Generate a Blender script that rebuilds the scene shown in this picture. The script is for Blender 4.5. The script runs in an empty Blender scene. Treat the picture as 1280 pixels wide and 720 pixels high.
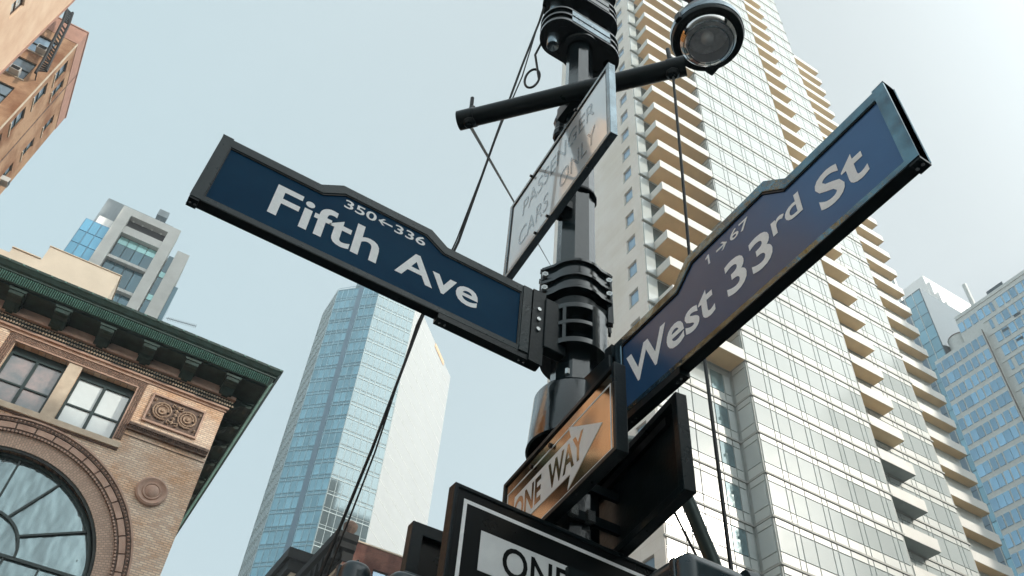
import bpy, math, random
from math import sin, cos, pi, radians, sqrt, atan2
from mathutils import Vector, Matrix
from mathutils.geometry import tessellate_polygon

random.seed(7)
C = bpy.context.scene.collection
sc = bpy.context.scene
E = 1.6            # eye height; building coordinates below are measured from the eye

# ------------------------------------------------------------------ camera
R0 = Vector((0.85350044, -0.51682738, 0.06653159))
R1 = Vector((0.41595515, 0.59881449, -0.68439938))
R2 = Vector((0.31387626, 0.61180933, 0.72606545))
FPX = 1061.1732
cd = bpy.data.cameras.new('camera')
cam = bpy.data.objects.new('camera', cd)
C.objects.link(cam)
cd.sensor_width = 36.0
cd.lens = FPX / 1280 * 36.0
cd.clip_start = 0.05
cd.clip_end = 5000
right, up, back = R0, -R1, -R2
M = Matrix(((right.x, up.x, back.x, 0), (right.y, up.y, back.y, 0), (right.z, up.z, back.z, E), (0, 0, 0, 1)))
cam.matrix_world = M
cd.dof.use_dof = False
sc.camera = cam

def proj(p):
    w = R2.dot(p)
    if w < 0.1: return None
    return (640 + FPX * R0.dot(p) / w, 360 + FPX * R1.dot(p) / w, w)

# ------------------------------------------------------------------ world, sun, exposure
SUN_EL, SUN_AZ = radians(30), atan2(0.66, -0.75)     # azimuth clockwise from +Y
w = bpy.data.worlds.new('World'); sc.world = w; w.use_nodes = True
nt = w.node_tree; nt.nodes.clear()
sky = nt.nodes.new('ShaderNodeTexSky'); sky.sky_type = 'NISHITA'; sky.sun_disc = False
sky.sun_elevation = SUN_EL; sky.sun_rotation = SUN_AZ
sky.air_density = 1.0; sky.dust_density = 4.0; sky.ozone_density = 1.5; sky.altitude = 10
def nn(op, a, b=None, c=None):
    k = nt.nodes.new('ShaderNodeMath'); k.operation = op
    for i, v in enumerate((a, b, c)):
        if v is None: continue
        if isinstance(v, (int, float)): k.inputs[i].default_value = v
        else: nt.links.new(v, k.inputs[i])
    return k.outputs[0]
wtc = nt.nodes.new('ShaderNodeTexCoord'); vdot = nt.nodes.new('ShaderNodeVectorMath'); vdot.operation = 'DOT_PRODUCT'
nt.links.new(wtc.outputs['Generated'], vdot.inputs[0]); vdot.inputs[1].default_value = (sin(SUN_AZ) * cos(SUN_EL), cos(SUN_AZ) * cos(SUN_EL), sin(SUN_EL))
# thin bright haze: whiter towards the sun's side, and brighter the nearer to the sun one looks
glow = nn('MULTIPLY_ADD', vdot.outputs['Value'], 1.15, .3); glow.node.use_clamp = True
lobe = nn('POWER', nn('MAXIMUM', nn('SUBTRACT', vdot.outputs['Value'], .52), 0), 2)
gain = nn('MULTIPLY_ADD', lobe, 16.0, 1.0)
veil = nt.nodes.new('ShaderNodeMix'); veil.data_type = 'RGBA'
veil.inputs[6].default_value = (3.15, 4.2, 4.5, 1); veil.inputs[7].default_value = (4.1, 4.5, 4.5, 1)
nt.links.new(glow, veil.inputs[0])
sxyz = nt.nodes.new('ShaderNodeSeparateXYZ'); nt.links.new(wtc.outputs['Generated'], sxyz.inputs[0])
lowsky = nn('POWER', nn('SUBTRACT', 1.0, nn('MAXIMUM', sxyz.outputs[2], 0.0)), 2)       # paler towards the horizon
gain = nn('ADD', gain, nn('MULTIPLY', lowsky, .55))
pale = nt.nodes.new('ShaderNodeMix'); pale.data_type = 'RGBA'; nt.links.new(nn('MULTIPLY', lowsky, .9), pale.inputs[0])
nt.links.new(veil.outputs[2], pale.inputs[6]); pale.inputs[7].default_value = (4.0, 4.5, 4.55, 1); veil = pale
vsc = nt.nodes.new('ShaderNodeVectorMath'); vsc.operation = 'SCALE'; nt.links.new(veil.outputs[2], vsc.inputs[0]); nt.links.new(gain, vsc.inputs['Scale'])
mx = nt.nodes.new('ShaderNodeMix'); mx.data_type = 'RGBA'; mx.inputs[0].default_value = 0.82
nt.links.new(vsc.outputs[0], mx.inputs[7])
bg = nt.nodes.new('ShaderNodeBackground'); bg.inputs[1].default_value = 0.1
wo = nt.nodes.new('ShaderNodeOutputWorld')
nt.links.new(sky.outputs[0], mx.inputs[6]); nt.links.new(mx.outputs[2], bg.inputs[0]); nt.links.new(bg.outputs[0], wo.inputs[0])

sd = Vector((sin(SUN_AZ) * cos(SUN_EL), cos(SUN_AZ) * cos(SUN_EL), sin(SUN_EL)))
ld = bpy.data.lights.new('sun', 'SUN'); ld.energy = 2.0; ld.angle = radians(0.5); ld.color = (1.0, 0.90, 0.77)
lo = bpy.data.objects.new('sun', ld); C.objects.link(lo)
lo.rotation_euler = (-sd).to_track_quat('-Z', 'Y').to_euler(); lo.location = (20, -20, 90)

sc.view_settings.view_transform = 'Standard'; sc.view_settings.look = 'None'
sc.view_settings.exposure = 1.0; sc.view_settings.gamma = 1.0; sc.view_settings.use_curve_mapping = False

# ------------------------------------------------------------------ materials
MATS = {}
def mat(name, col, rough=0.6, metal=0.0, var=0.0, vscale=2.0, bump=0.0, bscale=20.0, col2=None, rnd=0.0, spec=0.5, wave=0.0, coat=0.0, stretch=(1, 1, 1)):
    m = bpy.data.materials.new(name); m.use_nodes = True; MATS[name] = m
    n = m.node_tree.nodes; l = m.node_tree.links; b = n['Principled BSDF']
    b.inputs['Roughness'].default_value = rough; b.inputs['Metallic'].default_value = metal
    b.inputs['Specular IOR Level'].default_value = spec; b.inputs['Coat Weight'].default_value = coat
    c4 = (*col, 1); b.inputs['Base Color'].default_value = c4
    tc = n.new('ShaderNodeTexCoord'); mp = n.new('ShaderNodeMapping'); mp.inputs['Scale'].default_value = stretch
    l.new(tc.outputs['Object'], mp.inputs[0]); src = None
    if var or col2:
        nz = n.new('ShaderNodeTexNoise'); nz.inputs['Scale'].default_value = vscale; nz.inputs['Detail'].default_value = 6; nz.inputs['Roughness'].default_value = .6
        l.new(mp.outputs[0], nz.inputs['Vector'])
        cr = n.new('ShaderNodeValToRGB'); cr.color_ramp.elements[0].position = .35; cr.color_ramp.elements[1].position = .68
        d = col2 or tuple(max(0, c * (1 - var)) for c in col)
        cr.color_ramp.elements[0].color = (*d, 1); cr.color_ramp.elements[1].color = c4
        l.new(nz.outputs[0], cr.inputs[0]); src = cr.outputs[0]
        rr = n.new('ShaderNodeMath'); rr.operation = 'MULTIPLY_ADD'; rr.inputs[1].default_value = -.25; rr.inputs[2].default_value = rough + .12
        l.new(nz.outputs[0], rr.inputs[0]); l.new(rr.outputs[0], b.inputs['Roughness'])
    if rnd:
        oi = n.new('ShaderNodeObjectInfo'); mm = n.new('ShaderNodeMath'); mm.operation = 'MULTIPLY_ADD'
        mm.inputs[1].default_value = rnd; mm.inputs[2].default_value = 1 - rnd / 2
        l.new(oi.outputs['Random'], mm.inputs[0])
        vm = n.new('ShaderNodeVectorMath'); vm.operation = 'SCALE'
        if src: l.new(src, vm.inputs[0])
        else: vm.inputs[0].default_value = col
        l.new(mm.outputs[0], vm.inputs['Scale']); src = vm.outputs[0]
    if src: l.new(src, b.inputs['Base Color'])
    if bump or wave:
        nz = n.new('ShaderNodeTexNoise'); nz.inputs['Scale'].default_value = bscale; nz.inputs['Detail'].default_value = 2 if wave else 8
        l.new(mp.outputs[0], nz.inputs['Vector'])
        bp = n.new('ShaderNodeBump'); bp.inputs['Strength'].default_value = wave or bump; bp.inputs['Distance'].default_value = .3 if wave else .02
        l.new(nz.outputs[0], bp.inputs['Height']); l.new(bp.outputs[0], b.inputs['Normal'])
    return m

def wallcoord(m):
    n = m.node_tree.nodes; l = m.node_tree.links
    tc = n.new('ShaderNodeTexCoord'); g = n.new('ShaderNodeNewGeometry')
    s = n.new('ShaderNodeSeparateXYZ'); l.new(tc.outputs['Object'], s.inputs[0])
    a = n.new('ShaderNodeVectorMath'); a.operation = 'ABSOLUTE'; l.new(g.outputs['True Normal'], a.inputs[0])
    sn = n.new('ShaderNodeSeparateXYZ'); l.new(a.outputs[0], sn.inputs[0])
    gt = n.new('ShaderNodeMath'); gt.operation = 'GREATER_THAN'; gt.inputs[1].default_value = .7; l.new(sn.outputs[0], gt.inputs[0])
    mx = n.new('ShaderNodeMix'); l.new(gt.outputs[0], mx.inputs[0]); l.new(s.outputs[0], mx.inputs[2]); l.new(s.outputs[1], mx.inputs[3])
    cb = n.new('ShaderNodeCombineXYZ'); l.new(mx.outputs[0], cb.inputs[0]); l.new(s.outputs[2], cb.inputs[1])
    return cb.outputs[0]

def brick(name, c1, c2, mortar, bw=.21, bh=.07, ms=.012, patch=None, pscale=.35, rough=.85, bump=.5, polar=None, p0=.45, p1=.62):
    m = bpy.data.materials.new(name); m.use_nodes = True; MATS[name] = m
    n = m.node_tree.nodes; l = m.node_tree.links; b = n['Principled BSDF']; b.inputs['Roughness'].default_value = rough
    b.inputs['Specular IOR Level'].default_value = .2
    if polar:
        tc = n.new('ShaderNodeTexCoord'); s = n.new('ShaderNodeSeparateXYZ'); l.new(tc.outputs['Object'], s.inputs[0])
        def mth(op, a, bb):
            k = n.new('ShaderNodeMath'); k.operation = op
            for i, v in enumerate((a, bb)):
                if isinstance(v, (int, float)): k.inputs[i].default_value = v
                else: l.new(v, k.inputs[i])
            return k.outputs[0]
        dx = mth('SUBTRACT', s.outputs[0], polar[0]); dz = mth('SUBTRACT', s.outputs[2], polar[1])
        an = mth('MULTIPLY', mth('ARCTAN2', dz, dx), 3.7)
        rd = mth('SQRT', mth('ADD', mth('MULTIPLY', dx, dx), mth('MULTIPLY', dz, dz)), 0)
        cb = n.new('ShaderNodeCombineXYZ'); l.new(rd, cb.inputs[0]); l.new(an, cb.inputs[1]); v = cb.outputs[0]
    else: v = wallcoord(m)
    t = n.new('ShaderNodeTexBrick'); t.inputs['Scale'].default_value = 1; t.inputs['Brick Width'].default_value = bw; t.inputs['Row Height'].default_value = bh
    t.inputs['Mortar Size'].default_value = ms; t.inputs['Color1'].default_value = (*c1, 1); t.inputs['Color2'].default_value = (*c2, 1); t.inputs['Mortar'].default_value = (*mortar, 1)
    t.inputs['Bias'].default_value = -.1; t.inputs['Mortar Smooth'].default_value = .2
    l.new(v, t.inputs['Vector']); src = t.outputs['Color']
    if patch:
        nz = n.new('ShaderNodeTexNoise'); nz.inputs['Scale'].default_value = pscale; nz.inputs['Detail'].default_value = 9; nz.inputs['Roughness'].default_value = .65; l.new(v, nz.inputs['Vector'])
        cr = n.new('ShaderNodeValToRGB'); cr.color_ramp.elements[0].position = p0; cr.color_ramp.elements[1].position = p1
        l.new(nz.outputs[0], cr.inputs[0])
        mx = n.new('ShaderNodeMix'); mx.data_type = 'RGBA'; mx.blend_type = 'MULTIPLY'; mx.inputs[7].default_value = (*patch, 1)
        l.new(cr.outputs[0], mx.inputs[0]); l.new(src, mx.inputs[6]); src = mx.outputs[2]
    l.new(src, b.inputs['Base Color'])
    bp = n.new('ShaderNodeBump'); bp.inputs['Strength'].default_value = bump; bp.inputs['Distance'].default_value = .01
    l.new(t.outputs['Fac'], bp.inputs['Height']); bp.invert = True; l.new(bp.outputs[0], b.inputs['Normal'])
    return m

dark_metal = mat('dark_green_painted_metal', (.006, .012, .014), .32, .0, col2=(.003, .007, .009), vscale=9, bump=.06, bscale=60, spec=.25)
pole_metal = mat('pole_paint', (.008, .015, .018), .16, .0, col2=(.004, .008, .01), vscale=7, bump=.08, bscale=35, spec=.6, coat=.3)
frame_metal = mat('sign_frame_paint', (.007, .020, .024), .3, .0, col2=(.004, .012, .015), vscale=12, bump=.08, bscale=80, spec=.3)
frame33 = mat('sign_frame_bare_metal', (.14, .24, .29), .16, .95, col2=(.08, .12, .15), vscale=10, bump=.35, bscale=12)
blue_panel = mat('blue_sign_sheet', (.001, .040, .088), .45, 0, col2=(.001, .030, .072), vscale=2.5, spec=.05)
blue33 = mat('blue_sign_sheet_glossy', (.035, .11, .24), .24, .4, col2=(.028, .09, .21), vscale=2, coat=0, wave=.02, bscale=1.5)
white_ret = mat('reflective_white_lettering', (.86, .87, .87), .5, 0, col2=(.78, .79, .8), vscale=60)
white_dull = mat('dull_white_sheet', (.74, .76, .76), .4, 0, col2=(.66, .68, .69), vscale=12, coat=.3)
pax_sheet = mat('faded_white_sheet', (.62, .68, .72), .14, .1, col2=(.56, .62, .66), vscale=3, coat=1)
pax_ink = mat('faded_blue_grey_ink', (.09, .15, .19), .25, 0, col2=(.24, .32, .37), vscale=14, coat=1)
black_ink = mat('black_sheet', (.004, .006, .007), .3, 0, var=.3, spec=.25)
oneway_tinted = mat('orange_tinted_sheet', (.58, .42, .28), .1, 1.0, var=.1, vscale=3, wave=.02, bscale=2)  # orange reflections tinted into the colour of the black sheet
bolt_metal = mat('zinc_bolt', (.5, .52, .52), .25, .9)
cable_mat = mat('black_cable', (.006, .008, .009), .5)
alu = mat('aluminium_frame', (.26, .33, .37), .25, .8, var=.4, vscale=8)
lamp_rim = mat('lamp_rim_metal', (.3, .38, .44), .2, .85, var=.5, vscale=12)
lamp_inner = mat('lamp_reflector', (.9, .9, .92), .5, .0, var=.3, vscale=20)
signal_paint = mat('teal_signal_paint', (.006, .025, .035), .3, 0, var=.4, vscale=8, coat=.15)
rust = mat('weathered_brown_metal', (.12, .07, .05), .6, .4, var=.5, vscale=20)

brick_cream = brick('cream_brick', (.88, .74, .59), (.66, .49, .37), (.52, .42, .36), .24, .08, .014, patch=(.92, .74, .6), pscale=.6, bump=.7)
brick_ring = brick('arch_ring_brick', (.42, .29, .22), (.34, .23, .17), (.32, .25, .2), .12, .085, .012, polar=None)
terracotta = mat('pink_terracotta', (.56, .39, .31), .75, 0, col2=(.42, .28, .22), vscale=3, bump=.4, bscale=30)
terra_dark = mat('brown_terracotta', (.22, .15, .115), .8, 0, col2=(.08, .055, .045), vscale=5, bump=.5, bscale=30)
limestone = mat('buff_limestone', (.68, .59, .47), .8, 0, col2=(.55, .46, .36), vscale=2.5, bump=.3, bscale=25)
copper_green = mat('green_copper', (.016, .052, .045), .55, 0, col2=(.006, .024, .016), vscale=3, bump=.4, bscale=15)
copper_light = mat('light_green_copper', (.11, .26, .22), .6, 0, col2=(.06, .15, .13), vscale=6)
copper_dark = mat('dark_green_copper', (.012, .02, .018), .6, 0, var=.5, vscale=4, bump=.3, bscale=15)
sash_green = mat('dark_green_sash', (.012, .035, .035), .4, 0, var=.3)
old_glass = mat('rippled_window_glass', (.17, .25, .27), .02, .65, spec=1.0, wave=.4, bscale=.9, stretch=(1.6, 1, .7), coat=1)
pale_glass = mat('pale_reflecting_glass', (.72, .8, .82), .08, 0, var=.12, vscale=1.2, spec=1.0, coat=1, wave=.05, bscale=.8)  # pale reflection put into the glass colour
curtain_glass = mat('window_glass_with_curtain', (.34, .26, .25), .06, 0, col2=(.1, .14, .16), vscale=1.3, spec=1, coat=1, wave=.1, bscale=.9)
cream_stucco = mat('cream_stucco', (.66, .60, .50), .9, 0, var=.12, vscale=.8, bump=.2, bscale=20)
concrete = mat('grey_concrete_panel', (.62, .63, .61), .8, 0, var=.2, vscale=.35, bump=.2, bscale=5)
concrete_dark = mat('dark_grey_louvre_wall', (.3, .35, .38), .7, 0, var=.3, vscale=.4, stretch=(3, 3, .5))
grey_cap = mat('soffit_black', (.012, .013, .016), .6)
teal_glass = mat('teal_tower_glass', (.04, .12, .16), .08, .25, rnd=.7, spec=1, wave=.04, bscale=.4)
bright_teal = mat('pale_teal_spandrel_glass', (.25, .5, .5), .12, .3, rnd=.3, spec=1)
blue_glass = mat('clear_blue_glass', (.12, .34, .5), .06, .5, rnd=.35, spec=1)
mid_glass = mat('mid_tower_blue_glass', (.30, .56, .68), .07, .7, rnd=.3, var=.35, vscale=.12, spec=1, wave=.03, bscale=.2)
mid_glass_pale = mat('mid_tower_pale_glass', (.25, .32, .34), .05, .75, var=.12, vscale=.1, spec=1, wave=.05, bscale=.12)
mid_white = mat('mid_tower_sunlit_glass', (.74, .75, .73), .12, .5, var=.06, vscale=.1, spec=1)  # glare on the chamfered face put into the base colour
mid_line = mat('mid_tower_mullions', (.3, .46, .54), .5)
mid_line_pale = mat('mid_tower_pale_mullions', (.5, .6, .62), .5)
mid_stripe = mat('mid_tower_dark_stripe', (.13, .22, .3), .35)
pane_white = mat('pale_tower_pane', (.51, .56, .56), .12, 0, var=.06, vscale=.25, rnd=.12, spec=.5)
panel_white = mat('pale_tower_spandrel', (.54, .58, .57), .3, 0, var=.05, vscale=.3, rnd=.08)
tower_joint = mat('tower_joint_grey', (.40, .44, .43), .6, 0, var=.2)
tower_slab = mat('tower_floor_edge', (.40, .41, .39), .6, 0, var=.1)
tower_stone = brick('pale_limestone_blocks', (.86, .83, .78), (.83, .79, .74), (.79, .75, .7), 1.8, .75, .02, patch=(.9, .88, .84), pscale=.12, rough=.8, bump=.2)
parapet_white = mat('white_balcony_parapet', (.66, .66, .63), .5, 0, var=.06, vscale=1)
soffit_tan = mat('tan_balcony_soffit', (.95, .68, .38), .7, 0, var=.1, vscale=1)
soffit_shaded = mat('shaded_balcony_soffit', (.3, .34, .33), .7, 0, var=.1)  # same soffits lower down, with shade put into the colour
door_glass = mat('dark_balcony_glazing', (.07, .11, .12), .08, .2, var=.3, rnd=.4)  # dark glazing of the balcony doors
sky_pane = mat('light_blue_window', (.3, .44, .58), .06, .35, var=.15, vscale=.6, spec=1)
office_glass = mat('office_blue_glass', (.30, .54, .74), .06, .6, var=.3, vscale=.1, rnd=.5, spec=1, wave=.04, bscale=.3)
office_frame = mat('office_grey_frame', (.66, .68, .66), .5, .1, var=.15)
office_dark = mat('dark_office_glass', (.02, .05, .07), .1, .2)
fin_white = mat('white_fin_wall', (.88, .88, .87), .6, 0, var=.05)
peach_low = mat('orange_peach_render', (.92, .38, .09), .85, 0, col2=(.85, .33, .08), vscale=.7)
peach = mat('peach_render', (.80, .60, .44), .85, 0, col2=(.68, .46, .32), vscale=.7, bump=.25, bscale=12)
tan_brick = brick('tan_brick', (.50, .30, .18), (.43, .25, .15), (.45, .32, .22), .24, .08, .014, patch=(.55, .42, .36), pscale=.3)
pink_render = mat('pink_coping', (.46, .26, .2), .8, 0, var=.2)
red_brick = brick('red_brown_brick', (.24, .10, .075), (.17, .075, .06), (.2, .13, .11), .24, .08, .014, patch=(.5, .42, .42), pscale=.6)
black_iron = mat('black_iron', (.008, .008, .009), .5, .2)
white_metal = mat('white_appliance', (.55, .57, .57), .4)
asphalt = mat('asphalt', (.05, .05, .052), .9, 0, var=.3, bump=.5, bscale=40)
pave = mat('pavement_concrete', (.32, .31, .29), .9, 0, var=.2, bump=.3, bscale=20)
pale_block = mat('pale_stone_wall', (.55, .51, .45), .8, 0, var=.15, vscale=.5)
grey_block = mat('grey_stone_wall', (.34, .3, .26), .8, 0, var=.2, vscale=.5)  # grey stone for building cores
lamp_bulb = mat('frosted_bulb', (.8, .8, .8), .3)
lens = bpy.data.materials.new('clear_lens'); lens.use_nodes = True     # thin clear dome
_n = lens.node_tree.nodes; _l = lens.node_tree.links; _n.clear()
_t = _n.new('ShaderNodeBsdfTransparent'); _t.inputs[0].default_value = (.9, .92, .93, 1); _g = _n.new('ShaderNodeBsdfGlossy'); _g.inputs['Roughness'].default_value = .04
_f = _n.new('ShaderNodeFresnel'); _f.inputs[0].default_value = 1.7; _m = _n.new('ShaderNodeMixShader'); _o = _n.new('ShaderNodeOutputMaterial')
_l.new(_f.outputs[0], _m.inputs[0]); _l.new(_t.outputs[0], _m.inputs[1]); _l.new(_g.outputs[0], _m.inputs[2]); _l.new(_m.outputs[0], _o.inputs[0])

# ------------------------------------------------------------------ mesh builder
class MB:
    def __init__(s): s.v = []; s.f = []
    def add(s, vs, fs):
        k = len(s.v); s.v += [tuple(p) for p in vs]; s.f += [tuple(i + k for i in f) for f in fs]; return s
    def box(s, x0, x1, y0, y1, z0, z1):
        return s.add([(x0, y0, z0), (x1, y0, z0), (x1, y1, z0), (x0, y1, z0), (x0, y0, z1), (x1, y0, z1), (x1, y1, z1), (x0, y1, z1)],
                     [(0, 3, 2, 1), (4, 5, 6, 7), (0, 1, 5, 4), (1, 2, 6, 5), (2, 3, 7, 6), (3, 0, 4, 7)])
    def fbox(s, P, u0, u1, z0, z1, d0, d1):      # box on a facade P = (ox, oy, ux, uy, nx, ny): along u, up z, out d
        ox, oy, ux, uy, nx, ny = P
        q = lambda u, d, z: (ox + ux * u + nx * d, oy + uy * u + ny * d, z)
        vs = [q(u0, d0, z0), q(u1, d0, z0), q(u1, d1, z0), q(u0, d1, z0), q(u0, d0, z1), q(u1, d0, z1), q(u1, d1, z1), q(u0, d1, z1)]
        fs = [(0, 3, 2, 1), (4, 5, 6, 7), (0, 1, 5, 4), (1, 2, 6, 5), (2, 3, 7, 6), (3, 0, 4, 7)]
        if (ux * ny - uy * nx) < 0: fs = [tuple(reversed(f)) for f in fs]
        return s.add(vs, fs)
    def prism(s, pts, fn, d0, d1):               # pts 2D outline, fn(a, b, d) -> xyz
        n = len(pts)
        A = [fn(a, b, d0) for a, b in pts]; B = [fn(a, b, d1) for a, b in pts]
        tr = tessellate_polygon([[Vector((a, b, 0)) for a, b in pts]])
        fs = [t for t in tr] + [tuple(i + n for i in reversed(t)) for t in tr] + [(i, (i + 1) % n, (i + 1) % n + n, i + n) for i in range(n)]
        return s.add(A + B, fs)
    def ring(s, outer, inner, fn, d0, d1):       # frame between two outlines of equal length
        n = len(outer)
        V = [fn(a, b, d1) for a, b in outer] + [fn(a, b, d1) for a, b in inner] + [fn(a, b, d0) for a, b in outer] + [fn(a, b, d0) for a, b in inner]
        fs = []
        for i in range(n):
            j = (i + 1) % n
            fs += [(i, j, j + n, i + n), (i + 2 * n, i + 3 * n, j + 3 * n, j + 2 * n), (i, i + 2 * n, j + 2 * n, j), (i + n, j + n, j + 3 * n, i + 3 * n)]
        return s.add(V, fs)
    def tube(s, path, r, n=10, cap=True):
        P = [Vector(p) for p in path]; k = len(s.v); rs = r if isinstance(r, (list, tuple)) else [r] * len(P)
        pu = None
        for i, p in enumerate(P):
            t = (P[min(i + 1, len(P) - 1)] - P[max(i - 1, 0)]).normalized()
            if pu is None: pu = t.orthogonal().normalized()
            pu = (pu - t * pu.dot(t)).normalized(); pv = t.cross(pu)
            for j in range(n):
                a = 2 * pi * j / n; s.v.append(tuple(p + (pu * cos(a) + pv * sin(a)) * rs[i]))
        for i in range(len(P) - 1):
            for j in range(n):
                a = k + i * n + j; b = k + i * n + (j + 1) % n; s.f.append((a, b, b + n, a + n))
        if cap: s.f.append(tuple(k + j for j in reversed(range(n)))); s.f.append(tuple(k + (len(P) - 1) * n + j for j in range(n)))
        return s
    def lathe(s, c, prof, n=32, a0=0, sx=1, sy=1, close=True):      # prof [(r, z)] about vertical axis at c
        k = len(s.v)
        for r, z in prof:
            for j in range(n):
                a = a0 + 2 * pi * j / n; s.v.append((c[0] + r * cos(a) * sx, c[1] + r * sin(a) * sy, c[2] + z))
        for i in range(len(prof) - 1):
            for j in range(n):
                a = k + i * n + j; b = k + i * n + (j + 1) % n; s.f.append((a, b, b + n, a + n))
        if close: s.f.append(tuple(k + j for j in reversed(range(n)))); s.f.append(tuple(k + (len(prof) - 1) * n + j for j in range(n)))
        return s
    def disc_lathe(s, P, u, z, prof, n=24):      # rosette on a facade: prof [(r, d)]
        ox, oy, ux, uy, nx, ny = P; k = len(s.v)
        for r, d in prof:
            for j in range(n):
                a = 2 * pi * j / n; uu = u + r * cos(a); s.v.append((ox + ux * uu + nx * d, oy + uy * uu + ny * d, z + r * sin(a)))
        for i in range(len(prof) - 1):
            for j in range(n):
                a = k + i * n + j; b = k + i * n + (j + 1) % n; s.f.append((a, b, b + n, a + n))
        s.f.append(tuple(k + (len(prof) - 1) * n + j for j in range(n)))
        return s
    def blob(s, c, r, sx=1, sy=1, sz=1):         # small octahedral bead
        x, y, z = c
        return s.add([(x - r * sx, y, z), (x + r * sx, y, z), (x, y - r * sy, z), (x, y + r * sy, z), (x, y, z - r * sz), (x, y, z + r * sz)],
                     [(0, 2, 5), (2, 1, 5), (1, 3, 5), (3, 0, 5), (2, 0, 4), (1, 2, 4), (3, 1, 4), (0, 3, 4)])

def prop(o, label=None, cat=None, group=None, kind=None):
    if label: o['label'] = label
    if cat: o['category'] = cat
    if group: o['group'] = group
    if kind: o['kind'] = kind
    return o

def thing(name, label, cat, loc, group=None):    # loc measured from the eye level; an Empty at the thing's base
    o = bpy.data.objects.new(name, None); C.objects.link(o); o.location = (loc[0], loc[1], loc[2] + E); o.empty_display_size = .2
    return prop(o, label, cat, group)

def wloc(p):
    v = Vector((0, 0, 0))
    while p: v += p.location; p = p.parent
    return v

def part(name, mb, m, parent=None, smooth=False, bevel=0, label=None, kind=None, angle=35):
    off = wloc(parent)
    me = bpy.data.meshes.new(name)
    me.from_pydata([(x - off.x, y - off.y, z + E - off.z) for x, y, z in mb.v], [], mb.f)
    me.validate(); me.materials.append(m)
    if smooth:
        me.polygons.foreach_set('use_smooth', [True] * len(me.polygons)); me.set_sharp_from_angle(angle=radians(angle))
    o = bpy.data.objects.new(name, me); C.objects.link(o)
    if parent: o.parent = parent
    if bevel:
        b = o.modifiers.new('bevel', 'BEVEL'); b.width = bevel; b.segments = 2; b.limit_method = 'ANGLE'; b.angle_limit = radians(40)
    if label: o['label'] = label
    if kind: o['kind'] = kind
    return o

def structure(name, mb, m): return prop(part(name, mb, m), kind='structure')

_cache = {}
def pieces(name, parent, P, cells, d0, d1, m, budget=300, hidden_ok=True):
    """cells (u0,u1,z0,z1) on facade P: the ones that show largest become objects of their own, the rest one joined part"""
    ox, oy, ux, uy, nx, ny = P; off = wloc(parent); sc_ = []
    for c in cells:
        p = proj(Vector((ox + ux * (c[0] + c[1]) / 2, oy + uy * (c[0] + c[1]) / 2, (c[2] + c[3]) / 2)))
        vis = p and -20 < p[0] < 1300 and -20 < p[1] < 740
        sc_.append(((c[1] - c[0]) * (c[3] - c[2]) / p[2] ** 2 if vis else 0, c))
    sc_.sort(key=lambda t: -t[0])
    single = [c for s_, c in sc_[:budget] if s_ > 0]; rest = [c for s_, c in sc_[len(single):]]
    for u0, u1, z0, z1 in single:
        key = (name, m.name, round(u1 - u0, 3), round(z1 - z0, 3), round(ux, 2), round(uy, 2), round(d1 - d0, 3), round(nx, 2))
        if key not in _cache:
            mb = MB().fbox((0, 0, ux, uy, nx, ny), 0, u1 - u0, 0, z1 - z0, 0, d1 - d0)
            me = bpy.data.meshes.new(name); me.from_pydata(mb.v, [], mb.f); me.materials.append(m); _cache[key] = me
        o = bpy.data.objects.new(name, _cache[key]); C.objects.link(o); o.parent = parent
        o.location = (ox + ux * u0 + nx * d0 - off.x, oy + uy * u0 + ny * d0 - off.y, z0 + E - off.z)
    if rest:
        mb = MB()
        for c in rest: mb.fbox(P, *c, d0, d1)
        part(name, mb, m, parent, kind='stuff')

def punched(mb, P, u0, u1, z0, z1, rects, depth):
    """wall sheet with rectangular openings and their reveals"""
    ox, oy, ux, uy, nx, ny = P; flip = (ux * ny - uy * nx) > 0
    q = lambda u, z, d=0: (ox + ux * u + nx * d, oy + uy * u + ny * d, z)
    U = sorted({u0, u1, *[r[0] for r in rects], *[r[1] for r in rects]}); Z = sorted({z0, z1, *[r[2] for r in rects], *[r[3] for r in rects]})
    def quad(a, b, c, d): mb.add([a, b, c, d], [(3, 2, 1, 0) if flip else (0, 1, 2, 3)])
    for zi in range(len(Z) - 1):
        zc = (Z[zi] + Z[zi + 1]) / 2; run = None
        for ui in range(len(U) - 1):
            uc = (U[ui] + U[ui + 1]) / 2
            hole = any(r[0] < uc < r[1] and r[2] < zc < r[3] for r in rects)
            if not hole: run = run or [U[ui], 0]; run[1] = U[ui + 1]
            if (hole or ui == len(U) - 2) and run:
                quad(q(run[0], Z[zi]), q(run[1], Z[zi]), q(run[1], Z[zi + 1]), q(run[0], Z[zi + 1])); run = None
    for a, b, c, d in rects:
        quad(q(a, c, -depth), q(a, c), q(a, d), q(a, d, -depth)); quad(q(b, c), q(b, c, -depth), q(b, d, -depth), q(b, d))
        quad(q(a, c, -depth), q(b, c, -depth), q(b, c), q(a, c)); quad(q(a, d), q(b, d), q(b, d, -depth), q(a, d, -depth))
    return mb

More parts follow.
